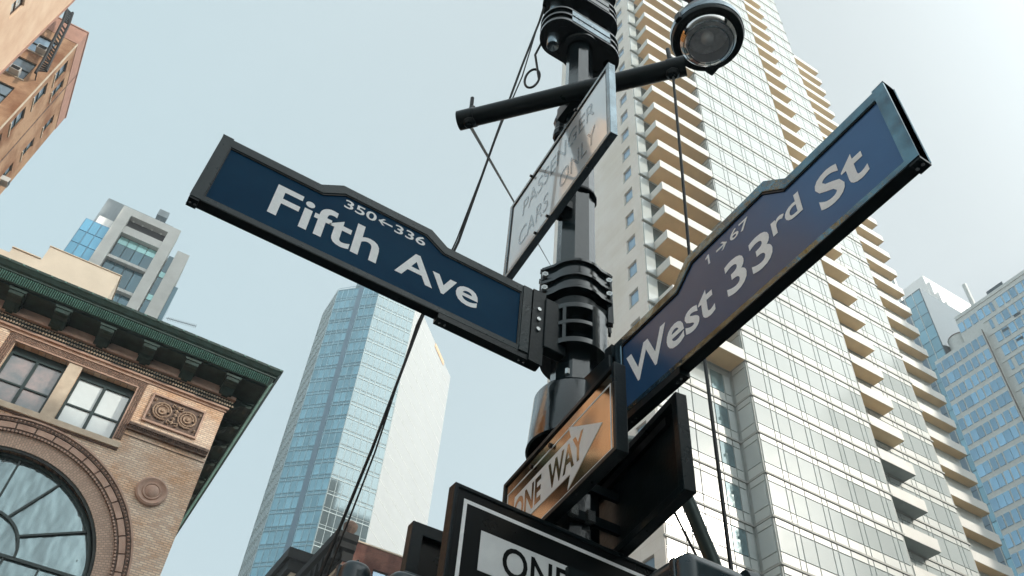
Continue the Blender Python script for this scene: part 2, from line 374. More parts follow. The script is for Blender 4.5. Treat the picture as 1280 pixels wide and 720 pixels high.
def text_mb(s, fn, a0, a1, b0, b1, d, thick=.0015, bold=.012, body=None, shear=0):
    """lettering fitted into the box a0..a1 x b0..b1 of a plane fn(a, b, d)"""
    cu = bpy.data.curves.new('lettering', 'FONT'); cu.body = s; cu.size = 1; cu.offset = bold; cu.resolution_u = 4; cu.shear = shear
    ob = bpy.data.objects.new('lettering', cu); C.objects.link(ob)
    dg = bpy.context.evaluated_depsgraph_get(); me = ob.evaluated_get(dg).to_mesh()
    vs = [v.co.copy() for v in me.vertices]; fs = [tuple(p.vertices) for p in me.polygons]
    ob.evaluated_get(dg).to_mesh_clear(); C.objects.unlink(ob); bpy.data.objects.remove(ob); bpy.data.curves.remove(cu)
    x0 = min(v.x for v in vs); x1 = max(v.x for v in vs); y0 = min(v.y for v in vs); y1 = max(v.y for v in vs)
    f = lambda v: (a0 + (v.x - x0) / (x1 - x0) * (a1 - a0), b0 + (v.y - y0) / (y1 - y0) * (b1 - b0))
    mb = MB(); mb.add([fn(*f(v), d) for v in vs], fs)
    return mb

# ------------------------------------------------------------------ ground, street
structure('ground', MB().box(-1400, 1400, -1400, 1400, -2.4, -1.62), mat('city_ground', (.5, .47, .42), .9, 0, var=.3, vscale=.05))
structure('road', MB().add([(-8, -300, -1.612), (300, -300, -1.612), (300, 300, -1.612), (-8, 300, -1.612)], [(0, 1, 2, 3)]), asphalt)
structure('pavement', MB().box(-3.0, 2.6, -40, 3.6, -1.7, -1.48), pave)
structure('far_pavement', MB().box(-14.4, 8, 23.5, 28, -1.7, -1.47), pave)

# ------------------------------------------------------------------ right tower
teal_dark = mat('dark_teal_glass', (.16, .26, .29), .08, .3, var=.3, rnd=.4, spec=1)  # darker teal panes near the recess corner
def tower_right():
    t = thing('residential_tower', 'tall pale high-rise with stacked balconies filling the right side behind the signs', 'building', (30, 31, -1.6))
    L0, PT = 39.55, 3.0; TOP = 128.0; BOT = 12.55
    LV = [BOT + PT * i for i in range(int((TOP - BOT) / PT) + 1)]
    core = MB()
    core.box(33.65, 45.4, 30.05, 44, -1.6, TOP + 1.2)
    core.box(45.4, 54.4, 31.15, 44.02, -1.6, TOP)
    core.box(27.1, 33.7, 31.62, 44.01, -1.6, TOP)
    part('joint_wall', core, tower_joint, t)
    wing = MB().box(54.4, 64.85, 35.25, 46, -1.6, 119)
    part('rear_wing_wall', wing, panel_white, t)
    # floor lines (slab edges)
    sl = MB()
    for z in LV:
        sl.box(33.6, 45.42, 29.93, 30.06, z - .07, z + .07)
        sl.box(45.4, 54.42, 31.03, 31.16, z - .068, z + .068)
        sl.box(33.58, 33.66, 29.94, 31.6, z - .066, z + .066)
        if z < L0 + .1: sl.box(26.75, 33.66, 31.48, 31.63, z - .065, z + .065)
    part('floor_line', sl, tower_slab, t, kind='stuff')
    pat = [1.42, .46, 1.12]
    def cells(u1, z):
        win, spn = [], []; u = .12; i = 0
        while u < u1 - .3:
            wd = min(pat[i % 3], u1 - .12 - u); i += 1
            win.append((u, u + wd - .085, z + .8, z + 2.4)); spn.append((u, u + wd - .085, z + .1, z + .72)); spn.append((u, u + wd - .085, z + 2.48, z + PT - .1)); u += wd
        return win, spn
    W = {}; 
    faces = [((33.65, 30.05, 1, 0, 0, -1), 11.75, TOP), ((45.4, 31.15, 1, 0, 0, -1), 9.0, TOP), ((33.65, 30.05, 0, 1, -1, 0), 1.5, TOP), ((26.8, 31.6, 1, 0, 0, -1), 6.85, L0 - .5)]
    for fi, (P, ln, zt) in enumerate(faces):
        wn, sp = [], []
        for z in LV:
            if z + PT <= zt + PT: 
                a, b = cells(ln, z); wn += a; sp += b
        wn = [c for c in wn if c[3] < zt + .3]; sp = [c for c in sp if c[3] < zt + .3]
        bud = (110, 40, 30, 100)[fi]
        if fi == 3:
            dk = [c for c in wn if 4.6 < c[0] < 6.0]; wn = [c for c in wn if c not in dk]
            pieces('dark_window_pane', t, P, dk, 0, .045, teal_dark, 30)
        pieces('window_pane', t, P, wn, 0, .05, pane_white, bud)
        pieces('spandrel_panel', t, P, sp, 0, .055, panel_white, bud)
    # balcony column at the corner
    def balcony(x0, x1, y0, y1, z, sm, left_open, dep=.0):
        b = MB(); h = .92; tkn = .13
        b.box(x0, x1, y0, y0 + tkn, z, z + h)
        if left_open: b.box(x0, x0 + tkn, y0 + tkn, y1, z + .001, z + h - .001)
        o = part('balcony', b, parapet_white, t)
        s = MB().box(x0 + .03, x1, y0 + .03, y1, z - .02, z + .2)
        part('soffit', s, sm, o)
    k = 0
    while L0 + PT * k < TOP - 2:
        z = L0 + PT * k
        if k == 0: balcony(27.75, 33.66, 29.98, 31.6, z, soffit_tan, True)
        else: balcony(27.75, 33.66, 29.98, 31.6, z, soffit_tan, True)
        k += 1
    gl = MB(); gf = []
    for i in range(int((TOP - L0) / PT)):
        z = L0 + PT * i
        for a in range(4): gf.append((1.05 + a * 1.45, 2.4 + a * 1.45, z + .25, z + 2.75))
    pieces('balcony_door', t, (26.8, 31.62, 1, 0, 0, -1), gf, -.02, .04, door_glass, 60)
    for k in range(-4, 28):
        z = L0 + PT * k
        if z < TOP - 3: balcony(45.41, 48.9, 30.0, 31.12, z, soffit_tan if k > -1 else soffit_shaded, False)
    for n in range(-16, 15):
        z = 74.4 + 2.97 * n
        if z > 12: balcony(55.5, 64.9, 34.4, 35.26, z, soffit_tan, False)
    # corner bay strip beside the balconies
    bay, led = [], MB()
    for i in range(int((TOP - L0) / PT)):
        z = L0 + PT * i; bay.append((.06, .9, z + .22, z + PT - .3)); led.box(26.78, 27.76, 31.4, 31.62, z - .06, z + .08)
    pieces('bay_panel', t, (26.8, 31.61, 1, 0, 0, -1), bay, 0, .12, pane_white, 40)
    part('bay_ledge', led, tower_joint, t, kind='stuff')
    # stone flank with one window a floor
    rects = []
    for i in range(37):
        z0 = 43.5 + 3.01 * (i - 9)
        if z0 + 1.5 < TOP: rects.append((.95, 2.03, z0, z0 + 1.45))
    st = punched(MB(), (26.8, 31.6, 0, 1, -1, 0), 0, 12.9, -1.6, TOP + 1.5, rects, .22)
    st.add([(26.8, 31.6, -1.6), (27.1, 31.6, -1.6), (27.1, 31.6, TOP + 1.5), (26.8, 31.6, TOP + 1.5)], [(0, 1, 2, 3)])
    st.add([(26.8, 44.5, -1.6), (26.8, 44.5, TOP + 1.5), (33, 44.5, TOP + 1.5), (33, 44.5, -1.6)], [(0, 1, 2, 3)])
    part('stone_wall', st, tower_stone, t)
    for a, b, c, d in rects:
        fr = part('window', MB().fbox((27.02, 31.6, 0, 1, -1, 0), a, b, c, d, 0, .05).fbox((27.02, 31.6, 0, 1, -1, 0), a, b, c - .06, c + .02, .05, .24), tower_joint, t)
        part('pane', MB().fbox((27.02, 31.6, 0, 1, -1, 0), a + .07, b - .07, c + .08, d - .07, .05, .075), sky_pane, fr)
tower_right()

# ------------------------------------------------------------------ middle octagonal glass tower
def tower_mid():
    t = thing('glass_tower', 'slender chamfered blue glass tower rising behind the Fifth Ave sign', 'building', (36, 128, -1.6))
    k = 1.2; T = 104.4 * k; r2 = sqrt(.5)
    x2, x3, Y = 26.24 * k, 33.06 * k, 100 * k
    x1, y1 = x2 - 5.5 * k, Y + 5.5 * k; x4, y4 = x3 + 14.3 * k, Y + 14.3 * k
    yb = 112.6 * k
    poly = [(x1, yb), (x1, y1), (x2, Y), (x3, Y), (x4, y4), (x4, y4 + 12), (x1 + 4, y4 + 12)]
    body = MB(); n = len(poly)
    part('tower_core', MB().prism(poly, lambda a, b, d: (a, b, d), -1.6, T), mid_glass_pale, t)
    FZ = [4 + 3.1 * i for i in range(int((T - 4) / 3.1) + 1)]
    fa = [('A', (x1, yb, 0, -1, -1, 0), yb - y1, mid_glass_pale, mid_line_pale), ('B', (x1, y1, r2, -r2, -r2, -r2), 5.5 * k / r2, mid_glass, mid_line),
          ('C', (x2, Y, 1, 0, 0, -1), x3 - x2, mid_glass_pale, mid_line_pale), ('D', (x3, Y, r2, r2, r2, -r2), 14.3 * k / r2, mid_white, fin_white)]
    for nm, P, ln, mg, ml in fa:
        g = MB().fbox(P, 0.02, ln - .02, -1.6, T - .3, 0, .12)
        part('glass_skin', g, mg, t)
        if nm in 'BC':
            cellsw = []
            nn = max(2, int(round(ln / 1.16))); wd = ln / nn
            for z in FZ:
                for i in range(nn):
                    if nm == 'B' and abs((i + .5) * wd - ln * .55) < .7: continue
                    if random.random() < .93: cellsw.append((i * wd + .1, (i + 1) * wd - .04, z + .75, z + 2.65))
            cellsw = [c for c in cellsw if c[3] < T - 1]
            pieces('window_pane', t, P, cellsw, .12, .17, mg, 0 if nm == 'A' else 150)
        ln_ = MB()
        for z in FZ:
            if nm == 'D': ln_.fbox(P, 0, ln, z - .03, z + .03, .12, .14); continue
            ln_.fbox(P, 0, ln, z - .07, z + .08, .12, .19)
            if nm != 'D': ln_.fbox(P, 0, ln, z + .6, z + .68, .12, .185)
        if nm != 'D':
            m_ = max(2, int(round(ln / 1.16)))
            for i in range(m_ + 1): ln_.fbox(P, i * ln / m_ - .035, i * ln / m_ + .035, 0, T - .3, .12, .2)
        part('mullion_grid', ln_, ml, t, kind='stuff')
    B = fa[1][1]; lb = fa[1][2]
    part('dark_stripe', MB().fbox(B, lb * .5, lb * .6, -1.6, T + .4, .1, .24), mid_stripe, t)
    part('raised_crown', MB().prism([(x1 + 2.6, y1 - 2.6), (x2, Y + .05), (x3, Y + .05), (x3 + 3, Y + 3.1), (x2, Y + 8)], lambda a, b, d: (a, b, d), T, T + 1.6), mid_glass_pale, t)
    for a, z0, z1 in ((.32, 52, 59), (.72, 58, 60.5)):
        part('louvre', MB().fbox(B, lb * a - .5, lb * a + .3, z0, z1, .2, .26), office_dark, t)
    D = fa[3][1]
    part('orange_recess', MB().fbox(D, 12.8, 19.0, 123.9, 125.0, .1, .22), mat('orange_panel', (.7, .48, .3), .7), t)
tower_mid()

# ------------------------------------------------------------------ concrete framed tower on the left
def tower_concrete():
    s = .8333; Y = 75.0
    t = thing('concrete_tower', 'grey concrete framed tower with teal windows and dark louvred crown above the green cornice', 'building', (-7.5, 76, -1.6))
    F = (0, Y, 1, 0, 0, -1)
    part('crown', MB().box(-15.62 * s, -6.7 * s, Y + 1.2, Y + 9, 70 * s, 88.4 * s), concrete_dark, t, bevel=.03)
    fr = MB()
    fr.fbox(F, -13.17 * s, -11.76 * s, -1.6, 86.3 * s, -1, .55); fr.fbox(F, -6.78 * s, -5.38 * s, -1.6, 86.3 * s, -1, .55)
    fr.fbox(F, -11.76 * s, -6.78 * s, 85.05 * s, 86.3 * s, -1, .552)
    part('concrete_frame', fr, concrete, t, bevel=.03)
    part('tower_core', MB().box(-16.2 * s, -3 * s, Y + .5, Y + 12, -1.6, 81.9 * s), concrete, t)
    part('loggia_back', MB().fbox(F, -11.76 * s, -6.78 * s, 82.0 * s, 85.05 * s, -.6, -.3), grey_cap, t)
    part('loggia_sill', MB().fbox(F, -11.76 * s, -6.78 * s, 82.0 * s, 83.3 * s, -.3, .3), concrete, t)
    for i in range(4):
        x = (-11.2 + i * 1.24) * s
        mb = MB().lathe((x, Y - .1, 84.75 * s), [(.09, 0), (.12, -.06), (.02, -.14)], 8)
        part('loggia_lamp', mb, parapet_white, t)
    bays = []; sp = []; z = 82.0
    while z > 20:
        for i in range(4):
            a = -11.6 + i * 1.22
            bays.append((a * s, (a + 1.14) * s, (z - 4.4 + .05) * s, (z - (1.45 if z > 81 else .1)) * s)); sp.append((a * s, (a + 1.14) * s, (z - 1.4) * s, (z - .1) * s))
        z -= 4.45
    pieces('window_pane', t, F, bays, -.5, -.3, teal_glass, 60); pieces('spandrel_pane', t, F, sp[:4], -.5, -.28, bright_teal, 4)
    bm = MB(); z = 82 - 4.45
    while z > 15: bm.fbox(F, -11.76 * s, -6.78 * s, (z - .15) * s, (z + .32) * s, -.5, .2); z -= 4.45
    part('floor_band', bm, concrete, t, kind='stuff')
    part('recess_wall', MB().fbox(F, -11.76 * s, -6.78 * s, -1.6, 82 * s, -.9, -.5), concrete_dark, t)
    # left glazed corner
    G = (-16.24 * s, Y - .1, 1, 0, 0, -1); lf = []
    for i in range(3):
        for j in range(22):
            lf.append((i * 1.02 * s + .04, (i + 1) * 1.02 * s - .04, (81.9 - 2.25 * (j + 1)) * s + .06, (81.9 - 2.25 * j) * s - .05))
    part('corner_frame', MB().box(-16.26 * s, -13.17 * s, Y - .1, Y + .8, -1.6, 82 * s), mid_stripe, t)
    pieces('corner_pane', t, G, lf, 0, .08, blue_glass, 40)
    part('roof_box', MB().box(-15.2 * s, -13 * s, Y + .5, Y + 3, 81.9 * s, 84 * s), fin_white, t)
    # right glazed slot and pier
    H = (-5.3 * s, Y + .1, 1, 0, 0, -1); rt = []
    for j in range(14):
        zt = 81.9 - 4.2 * j; rt.append((.06, .78, (zt - 3.1) * s, zt * s - .05))
    pieces('slot_pane', t, H, rt, 0, .1, teal_glass, 14)
    rs = [(.06, .78, (81.9 - 4.2 * j - 4.1) * s, (81.9 - 4.2 * j - 3.15) * s) for j in range(14)]
    pieces('slot_spandrel', t, H, rs, 0, .1, bright_teal, 14)
    part('pier', MB().box(-4.58 * s, -2.95 * s, Y - .3, Y + 6, -1.6, 83 * s), concrete, t, bevel=.03)
    part('side_bay', MB().box(-2.95 * s, -2.4 * s, Y + .6, Y + 5, 50 * s, 77.9 * s), teal_glass, t)
    a = MB().box(-8.9 * s, -8.82 * s, Y + 3, Y + 3.1, 88.3 * s, 91.3 * s).box(-9.5 * s, -8.1 * s, Y + 2.6, Y + 3.6, 91 * s, 92.2 * s)
    part('roof_mast', a, concrete_dark, t)
    # aerial on its own
    o = thing('yagi_aerial', 'long thin rooftop aerial poking out above the green cornice', 'aerial', (-1.5, 74, 59))
    m = MB().tube([(-1.7, 74, 59.2), (1.35, 74, 59.7)], .03, 6).tube([(-1.2, 74, 57.0), (-1.2, 74, 56)], .02, 5)
    for i in range(18): m.tube([(-1.5 + i * .165, 73.7, 59.22 + i * .028), (-1.5 + i * .165, 74.3, 59.22 + i * .028)], .02, 4)
    for i in range(18): m.tube([(-1.5 + i * .165, 74, 59.0 + i * .028), (-1.5 + i * .165, 74, 59.45 + i * .028)], .02, 4)
    part('aerial_rod', m, black_iron, o)
tower_concrete()

# ------------------------------------------------------------------ cream bulkhead building
def bulkhead():
    k = 34 / 32
    t = thing('cream_roof_block', 'blank cream stuccoed block with stepped top standing just above the green cornice', 'building', (-6, 34, -1.6))
    m = MB()
    m.box(-6.31 * k, -3.24 * k, 34, 39, -1.6, 26.8 * k); m.box(-7.5 * k, -6.31 * k, 34.003, 39, -1.6, 26.0 * k - .05); m.box(-14 * k, -7.5 * k, 34.006, 39, -1.6, 25.84 * k - .2)
    part('stucco_wall', m, cream_stucco, t)
    c = MB(); c.box(-6.34 * k, -3.2 * k, 33.96, 39.1, 26.8 * k, 26.84 * k); c.box(-7.52 * k, -6.34 * k, 33.95, 39.1, 26.0 * k - .05, 26.0 * k)
    part('coping', c, limestone, t)
bulkhead()

# ------------------------------------------------------------------ ornate brick building with green cornice
CX, CZ, RG = -2.62, 11.75, 3.32
carved = mat('carved_brown_stone', (.50, .37, .27), .8, 0, col2=(.28, .19, .14), vscale=8, bump=.5, bscale=30)
def ornate():
    t = thing('ornate_brick_building', 'cream brick building with big arched window and projecting dark green cornice at lower left', 'building', (-4, 30, -1.6))
    Y = 28.0; F = (0, Y, 1, 0, 0, -1); XR = 2.75
    off = wloc(t)
    # front wall: below 16.05 pierced by the arch, above by the paired windows
    wins = [(-4.66, -2.82, 16.6, 18.93), (-2.36, -.43, 16.6, 18.93)]
    ws = MB()
    zt = 16.3; arch = [(CX - RG - .12, -1.6), (CX - RG - .12, CZ)] + [(CX - (RG + .12) * cos(a), CZ + (RG + .12) * sin(a)) for a in [pi * i / 40 for i in range(1, 40)]] + [(CX + RG + .12, CZ), (CX + RG + .12, -1.6)]
    out = [(-14, -1.6)] + arch + [(XR, -1.6), (XR, zt), (-14, zt)]
    tr = tessellate_polygon([[Vector((a, b, 0)) for a, b in out]])
    ws.add([(a, Y, b) for a, b in out], [tuple(t_) for t_ in tr])
    for i in range(len(arch) - 1):
        (a, b), (c, d) = arch[i], arch[i + 1]; ws.add([(a, Y, b), (c, Y, d), (c, Y + .4, d), (a, Y + .4, b)], [(0, 1, 2, 3)])
    punched(ws, F, -14, XR, zt, 20.35, wins, .35)
    ws.add([(XR, Y, -1.6), (XR, 60, -1.6), (XR, 60, 20.35), (XR, Y, 20.35)], [(0, 1, 2, 3)])
    part('wall', ws, brick_cream, t)
    part('inner_core', MB().box(-14, XR - .01, Y + .6, 60, -1.6, 20.5), copper_dark, t)
    # arch rings
    def arc_ring(r0, r1, d, m, name, d0=-.02):
        mb = MB(); n = 72; fn = lambda a, b, dd: (a, Y - dd, b)
        an = [pi * i / n for i in range(n + 1)]
        o = [(CX + r1 * cos(a), CZ + r1 * sin(a)) for a in an]; i_ = [(CX + r0 * cos(a), CZ + r0 * sin(a)) for a in an]
        for k in range(n):
            P_ = [i_[k], o[k], o[k + 1], i_[k + 1]]
            V = [fn(*p, d) for p in P_] + [fn(*p, d0) for p in P_]
            mb.add(V, [(0, 1, 2, 3), (1, 5, 6, 2), (3, 7, 4, 0), (0, 4, 5, 1), (2, 6, 7, 3)])
        mb.box(CX + r0, CX + r1, Y - d, Y - d0, -1.6, CZ).box(CX - r1, CX - r0, Y - d, Y - d0, -1.6, CZ)
        return part(name, mb, m, t)
    arc_ring(RG + .02, RG + .12, .02, copper_dark, 'arch_reveal')
    o = arc_ring(RG + .12, 3.96, .05, brick('arch_brick', (.60, .44, .35), (.46, .33, .26), (.38, .3, .25), .13, .08, .014, polar=(CX + 4, CZ + 1.6), bump=.6), 'brick_arch')
    arc_ring(3.96, 4.06, .1, terra_dark, 'dentil_band')
    arc_ring(4.06, 4.30, .09, terra_dark, 'arch_bed')
    arc_ring(4.30, 4.44, .16, terra_dark, 'outer_moulding')
    arc_ring(4.44, 4.5, .2, terracotta, 'outer_lip')
    db = MB(); bd = MB()
    for i in range(110):
        a = pi * (i + .5) / 110; db.fbox((CX + 3.98 * cos(a), Y, 1, 0, 0, -1), -.03, .03, CZ + 3.98 * sin(a) - .03, CZ + 3.98 * sin(a) + .03, .08, .15)
        bd.blob((CX + 4.36 * cos(a), Y - .17, CZ + 4.36 * sin(a)), .045)
    part('dentil', db, terracotta, t, kind='stuff'); part('bead', bd, terracotta, t, kind='stuff')
    NS = 22
    for i in range(NS):
        a0, a1 = pi * i / NS + .006, pi * (i + 1) / NS - .006
        mb = MB(); pr_ = []
        seg = 3
        ou = [(CX + 4.28 * cos(a0 + (a1 - a0) * k / seg), CZ + 4.28 * sin(a0 + (a1 - a0) * k / seg)) for k in range(seg + 1)]
        inn = [(CX + 4.08 * cos(a0 + (a1 - a0) * k / seg), CZ + 4.08 * sin(a0 + (a1 - a0) * k / seg)) for k in range(seg, -1, -1)]
        mb.prism(ou + inn, lambda a, b, d: (a, Y - d, b), .08, .135)
        part('arch_stone', mb, terracotta, t)
    # arched window
    g = thing_child = None
    pts = [(CX - RG, 2), (CX + RG, 2), (CX + RG, CZ)] + [(CX + RG * cos(pi * i / 40), CZ + RG * sin(pi * i / 40)) for i in range(1, 40)] + [(CX - RG, CZ)]
    gl = part('arched_window', MB().prism(pts, lambda a, b, d: (a, Y + .35 - d, b), 0, .02), old_glass, t)
    m = MB(); bar = lambda a, b, w, d=.09: m.prism([(a[0] - (b[1] - a[1]) / math.dist(a, b) * w, a[1] + (b[0] - a[0]) / math.dist(a, b) * w), (b[0] - (b[1] - a[1]) / math.dist(a, b) * w, b[1] + (b[0] - a[0]) / math.dist(a, b) * w),
                                              (b[0] + (b[1] - a[1]) / math.dist(a, b) * w, b[1] - (b[0] - a[0]) / math.dist(a, b) * w), (a[0] + (b[1] - a[1]) / math.dist(a, b) * w, a[1] - (b[0] - a[0]) / math.dist(a, b) * w)], lambda p, q, dd: (p, Y + .33 - dd, q), 0, d)
    ri = 1.22
    for dg in (0, 36, 72, 108, 144, 180):
        a = radians(dg + (0)); 
        if dg in (0, 180): continue
        a = radians({36: 33, 72: 66, 108: 114, 144: 147}[dg]); bar((CX + ri * cos(a), CZ + .25 + ri * sin(a)), (CX + (RG - .02) * cos(a - .03 * (1 if dg < 90 else -1)), CZ + (RG - .02) * sin(a - .03 * (1 if dg < 90 else -1))), .032)
    a = radians(90); bar((CX, CZ + .25 + ri), (CX, CZ + RG), .032, .088)
    bar((CX - RG, CZ + .22), (CX + RG, CZ + .22), .05, .1)
    for x in (-2, -.95, 0, .95, 2): bar((CX + x, 3), (CX + x, CZ + .17), .03, .08)
    for i in range(32):
        a0, a1 = pi * i / 32 * 1.0, pi * (i + 1) / 32; bar((CX + ri * cos(a0), CZ + .25 + ri * sin(a0)), (CX + ri * cos(a1), CZ + .25 + ri * sin(a1)), .04, .11)
    for i in range(60):
        a0, a1 = pi * i / 60, pi * (i + 1) / 60; bar((CX + (RG - .03) * cos(a0), CZ + (RG - .03) * sin(a0)), (CX + (RG - .03) * cos(a1), CZ + (RG - .03) * sin(a1)), .045, .14)
    part('glazing_bar', m, sash_green, gl)
    # paired windows
    for wi, (a, b, c, d) in enumerate(wins):
        yb = Y + .33; G = (0, yb, 1, 0, 0, -1); mid = (a + b) / 2; zh = c + .93
        fr = MB().fbox(G, a, a + .09, c, d, 0, .1).fbox(G, b - .09, b, c, d, 0, .1).fbox(G, a + .09, b - .09, d - .3, d, 0, .1).fbox(G, a + .09, b - .09, c, c + .06, 0, .1).fbox(G, mid - .055, mid + .055, c + .06, d - .3, 0, .11)
        fr.fbox(G, a + .09, mid - .055, zh - .03, zh + .03, 0, .08).fbox(G, mid + .055, b - .09, zh - .03, zh + .03, 0, .08)
        o = part('window_frame', fr, sash_green, t)
        for (p, q, r, s_) in ((a + .09, mid - .055, c + .06, zh - .03), (mid + .055, b - .09, c + .06, zh - .03), (a + .09, mid - .055, zh + .03, d - .3), (mid + .055, b - .09, zh + .03, d - .3)):
            part('pane', MB().fbox(G, p, q, r, s_, 0, .03), pale_glass if wi else curtain_glass, o)
    part('sill', MB().fbox(F, -6.4, -.1, 16.38, 16.6, -.3, .13), limestone, t, bevel=.01)
    part('sill_dark_course', MB().fbox(F, -6.4, -.12, 16.32, 16.378, 0, .06), terra_dark, t)  # thin dark course under the sill
    part('centre_pier', MB().fbox(F, -2.815, -2.365, 16.6, 18.93, -.3, .03), limestone, t)
    # carved border: flat bed with hundreds of small lumps
    bdz = MB().fbox(F, -4.95, -.15, 18.98, 19.26, -.02, .03).fbox(F, -.42, -.15, 16.75, 18.98, -.02, .031).fbox(F, -4.95, -4.68, 16.75, 18.98, -.02, .031)
    part('carved_border', bdz, terra_dark, t)
    lm = MB()
    for i in range(96):
        for j in range(4): lm.blob((-4.92 + i * .05 + random.uniform(-.01, .01), Y - .035, 19.01 + j * .07 + random.uniform(-.012, .012)), random.uniform(.018, .034))
    for i in range(44):
        for j in range(4):
            for x0 in (-.39, -4.92): lm.blob((x0 + j * .07 + random.uniform(-.012, .012), Y - .036, 16.8 + i * .05), random.uniform(.018, .034))
    part('carved_leaf', lm, terracotta, t, kind='stuff')
    part('border_fillet', MB().fbox(F, -4.7, -.4, 18.935, 18.98, -.1, .07).fbox(F, -.43, -.39, 16.6, 18.935, -.1, .071).fbox(F, -5.0, -.1, 19.262, 19.3, 0, .07), terracotta, t)
    # bead courses under the cornice
    part('bead_bed', MB().fbox(F, -14, XR + .05, 19.5, 19.86, 0, .06), copper_dark, t)
    part('upper_moulding', MB().fbox(F, -14, XR + .2, 19.86, 19.97, 0, .2).fbox(F, -14, XR + .1, 19.42, 19.5, 0, .09).fbox(F, -14, XR + .05, 19.3, 19.34, 0, .04), terracotta, t)
    bm = MB()
    for i in range(120):
        x = -9 + i * .1 - .02
        bm.blob((x, Y - .1, 19.76), .05, 1, 1, 1.1); bm.blob((x + .05, Y - .1, 19.6), .05, 1, 1, 1.1)
    part('bead', bm, limestone, t, kind='stuff')
    part('frieze', MB().fbox(F, -14, XR, 19.97, 20.34, 0, .03), terracotta, t)
    # corner pier: relief panel, ledge, medallion
    for mir in (0, 1):
        def mx_(x): return x if not mir else 2 * CX - x
        lo_, hi_ = sorted((mx_(.19), mx_(2.12)))
        part('relief_panel', MB().fbox(F, lo_, hi_, 17.8, 18.96, -.01, .015), terra_dark, t)
        rf = MB().fbox(F, lo_ - .02, hi_ + .02, 18.92, 19.0, 0, .08).fbox(F, lo_ - .02, hi_ + .02, 17.76, 17.84, 0, .08).fbox(F, lo_ - .02, lo_ + .05, 17.84, 18.92, 0, .08).fbox(F, hi_ - .05, hi_ + .02, 17.84, 18.92, 0, .08)
        part('relief_frame', rf, terracotta, t, bevel=.008)
        for cx_ in (mx_(.7), mx_(1.62)):
            rz = MB().disc_lathe(F, cx_, 18.4, [(.17, .015), (.16, .08), (.11, .05), (.075, .05), (.06, .11), (.01, .13)], 14)
            pts_ = [(cx_ + (.2 + .022 * k / 3) * cos(k * .5), Y - .05, 18.4 + (.2 + .022 * k / 3) * sin(k * .5)) for k in range(24)]
            rz.tube(pts_, .035, 6)
            for k in range(9):
                a = k * .7; rz.blob((cx_ + .27 * cos(a), Y - .06, 18.4 + .27 * sin(a)), .05)
            part('rosette', rz, carved, t, smooth=True)
        cxm = mx_(1.16); lf = MB()
        for k in range(5): lf.blob((cxm + random.uniform(-.04, .04), Y - .06, 18.05 + k * .17), .085, 1, .6, 1)
        for sgn in (-1, 1):
            for zz in (18.05, 18.75):
                lf.tube([(cxm + sgn * .06, Y - .05, zz), (cxm + sgn * .18, Y - .06, zz + .05), (cxm + sgn * .2, Y - .06, zz - .07), (cxm + sgn * .1, Y - .05, zz - .08)], .03, 5)
                lf.blob((cxm + sgn * .82, Y - .05, zz), .07)
        part('scroll_leaf', lf, carved, t)
        l2, h2 = sorted((mx_(-.16), mx_(2.72)))
        part('ledge', MB().fbox(F, l2, h2, 17.36, 17.46, -.01, .2).fbox(F, l2 + .02, h2 - .02, 17.22, 17.36, -.01, .12), terra_dark, t)
        eg = MB()
        for i in range(36): eg.blob((l2 + .04 + i * (h2 - l2 - .08) / 35, Y - .15, 17.33), .045, .8, 1, 1.6)
        part('ledge_egg', eg, terra_dark, t, kind='stuff')
        part('string_line', MB().fbox(F, l2, h2, 17.0, 17.03, -.01, .02), terra_dark, t)
        md = MB().disc_lathe(F, mx_(1.47), 15.3, [(.52, 0), (.52, .1), (.46, .14), (.4, .1), (.32, .07), (.3, .12), (.26, .12), (.24, .09), (.2, .13), (.1, .17), (.01, .18)], 40)
        part('medallion', md, terracotta, t, smooth=True)
    # cornice swept round the corner
    prof = [(-.6, 20.34), (.0, 20.345), (.93, 20.35), (.93, 20.47), (.98, 20.47), (.98, 20.4), (1.02, 20.4), (1.16, 20.72), (1.2, 20.74), (1.2, 20.8), (1.26, 20.86), (1.33, 20.98), (1.36, 21.02), (1.36, 21.12), (1.30, 21.16), (.2, 21.25)]
    c = MB(); V = []
    for d, z in prof: V += [(-16, Y - d, z), (XR + d, Y - d, z), (XR + d, 60, z)]
    fs = []
    for i in range(len(prof) - 1):
        for j in range(2): a = i * 3 + j; fs.append((a, a + 1, a + 4, a + 3))
    c.add(V, fs); part('cornice', c, copper_green, t)
    fl = MB(); x = -9.0
    while x < XR + 1.0:
        z0, z1 = 20.43, 20.7; fl.add([(x, Y - 1.05, z0), (x + .05, Y - 1.05, z0), (x + .05, Y - 1.17, z1), (x, Y - 1.17, z1), (x + .025, Y - 1.1, z0 - .01), (x + .025, Y - 1.22, z1)], [(0, 4, 5, 3), (4, 1, 2, 5), (0, 1, 4), (3, 5, 2)]); x += .075
    y = Y - .95
    while y < 45:
        z0, z1 = 20.43, 20.7; X_ = XR + 1.05; fl.add([(X_, y, z0), (X_, y + .05, z0), (X_ + .12, y + .05, z1), (X_ + .12, y, z1), (X_ + .05, y + .025, z0), (X_ + .17, y + .025, z1)], [(0, 4, 5, 3), (4, 1, 2, 5)]); y += .15
    part('fluted_band', fl, copper_light, t, kind='stuff')
    rv = MB(); x = -9
    while x < XR + 1.3: rv.box(x, x + .07, Y - 1.385, Y - 1.35, 21.04, 21.09); x += .48
    part('cornice_rivet', rv, copper_light, t, kind='stuff')
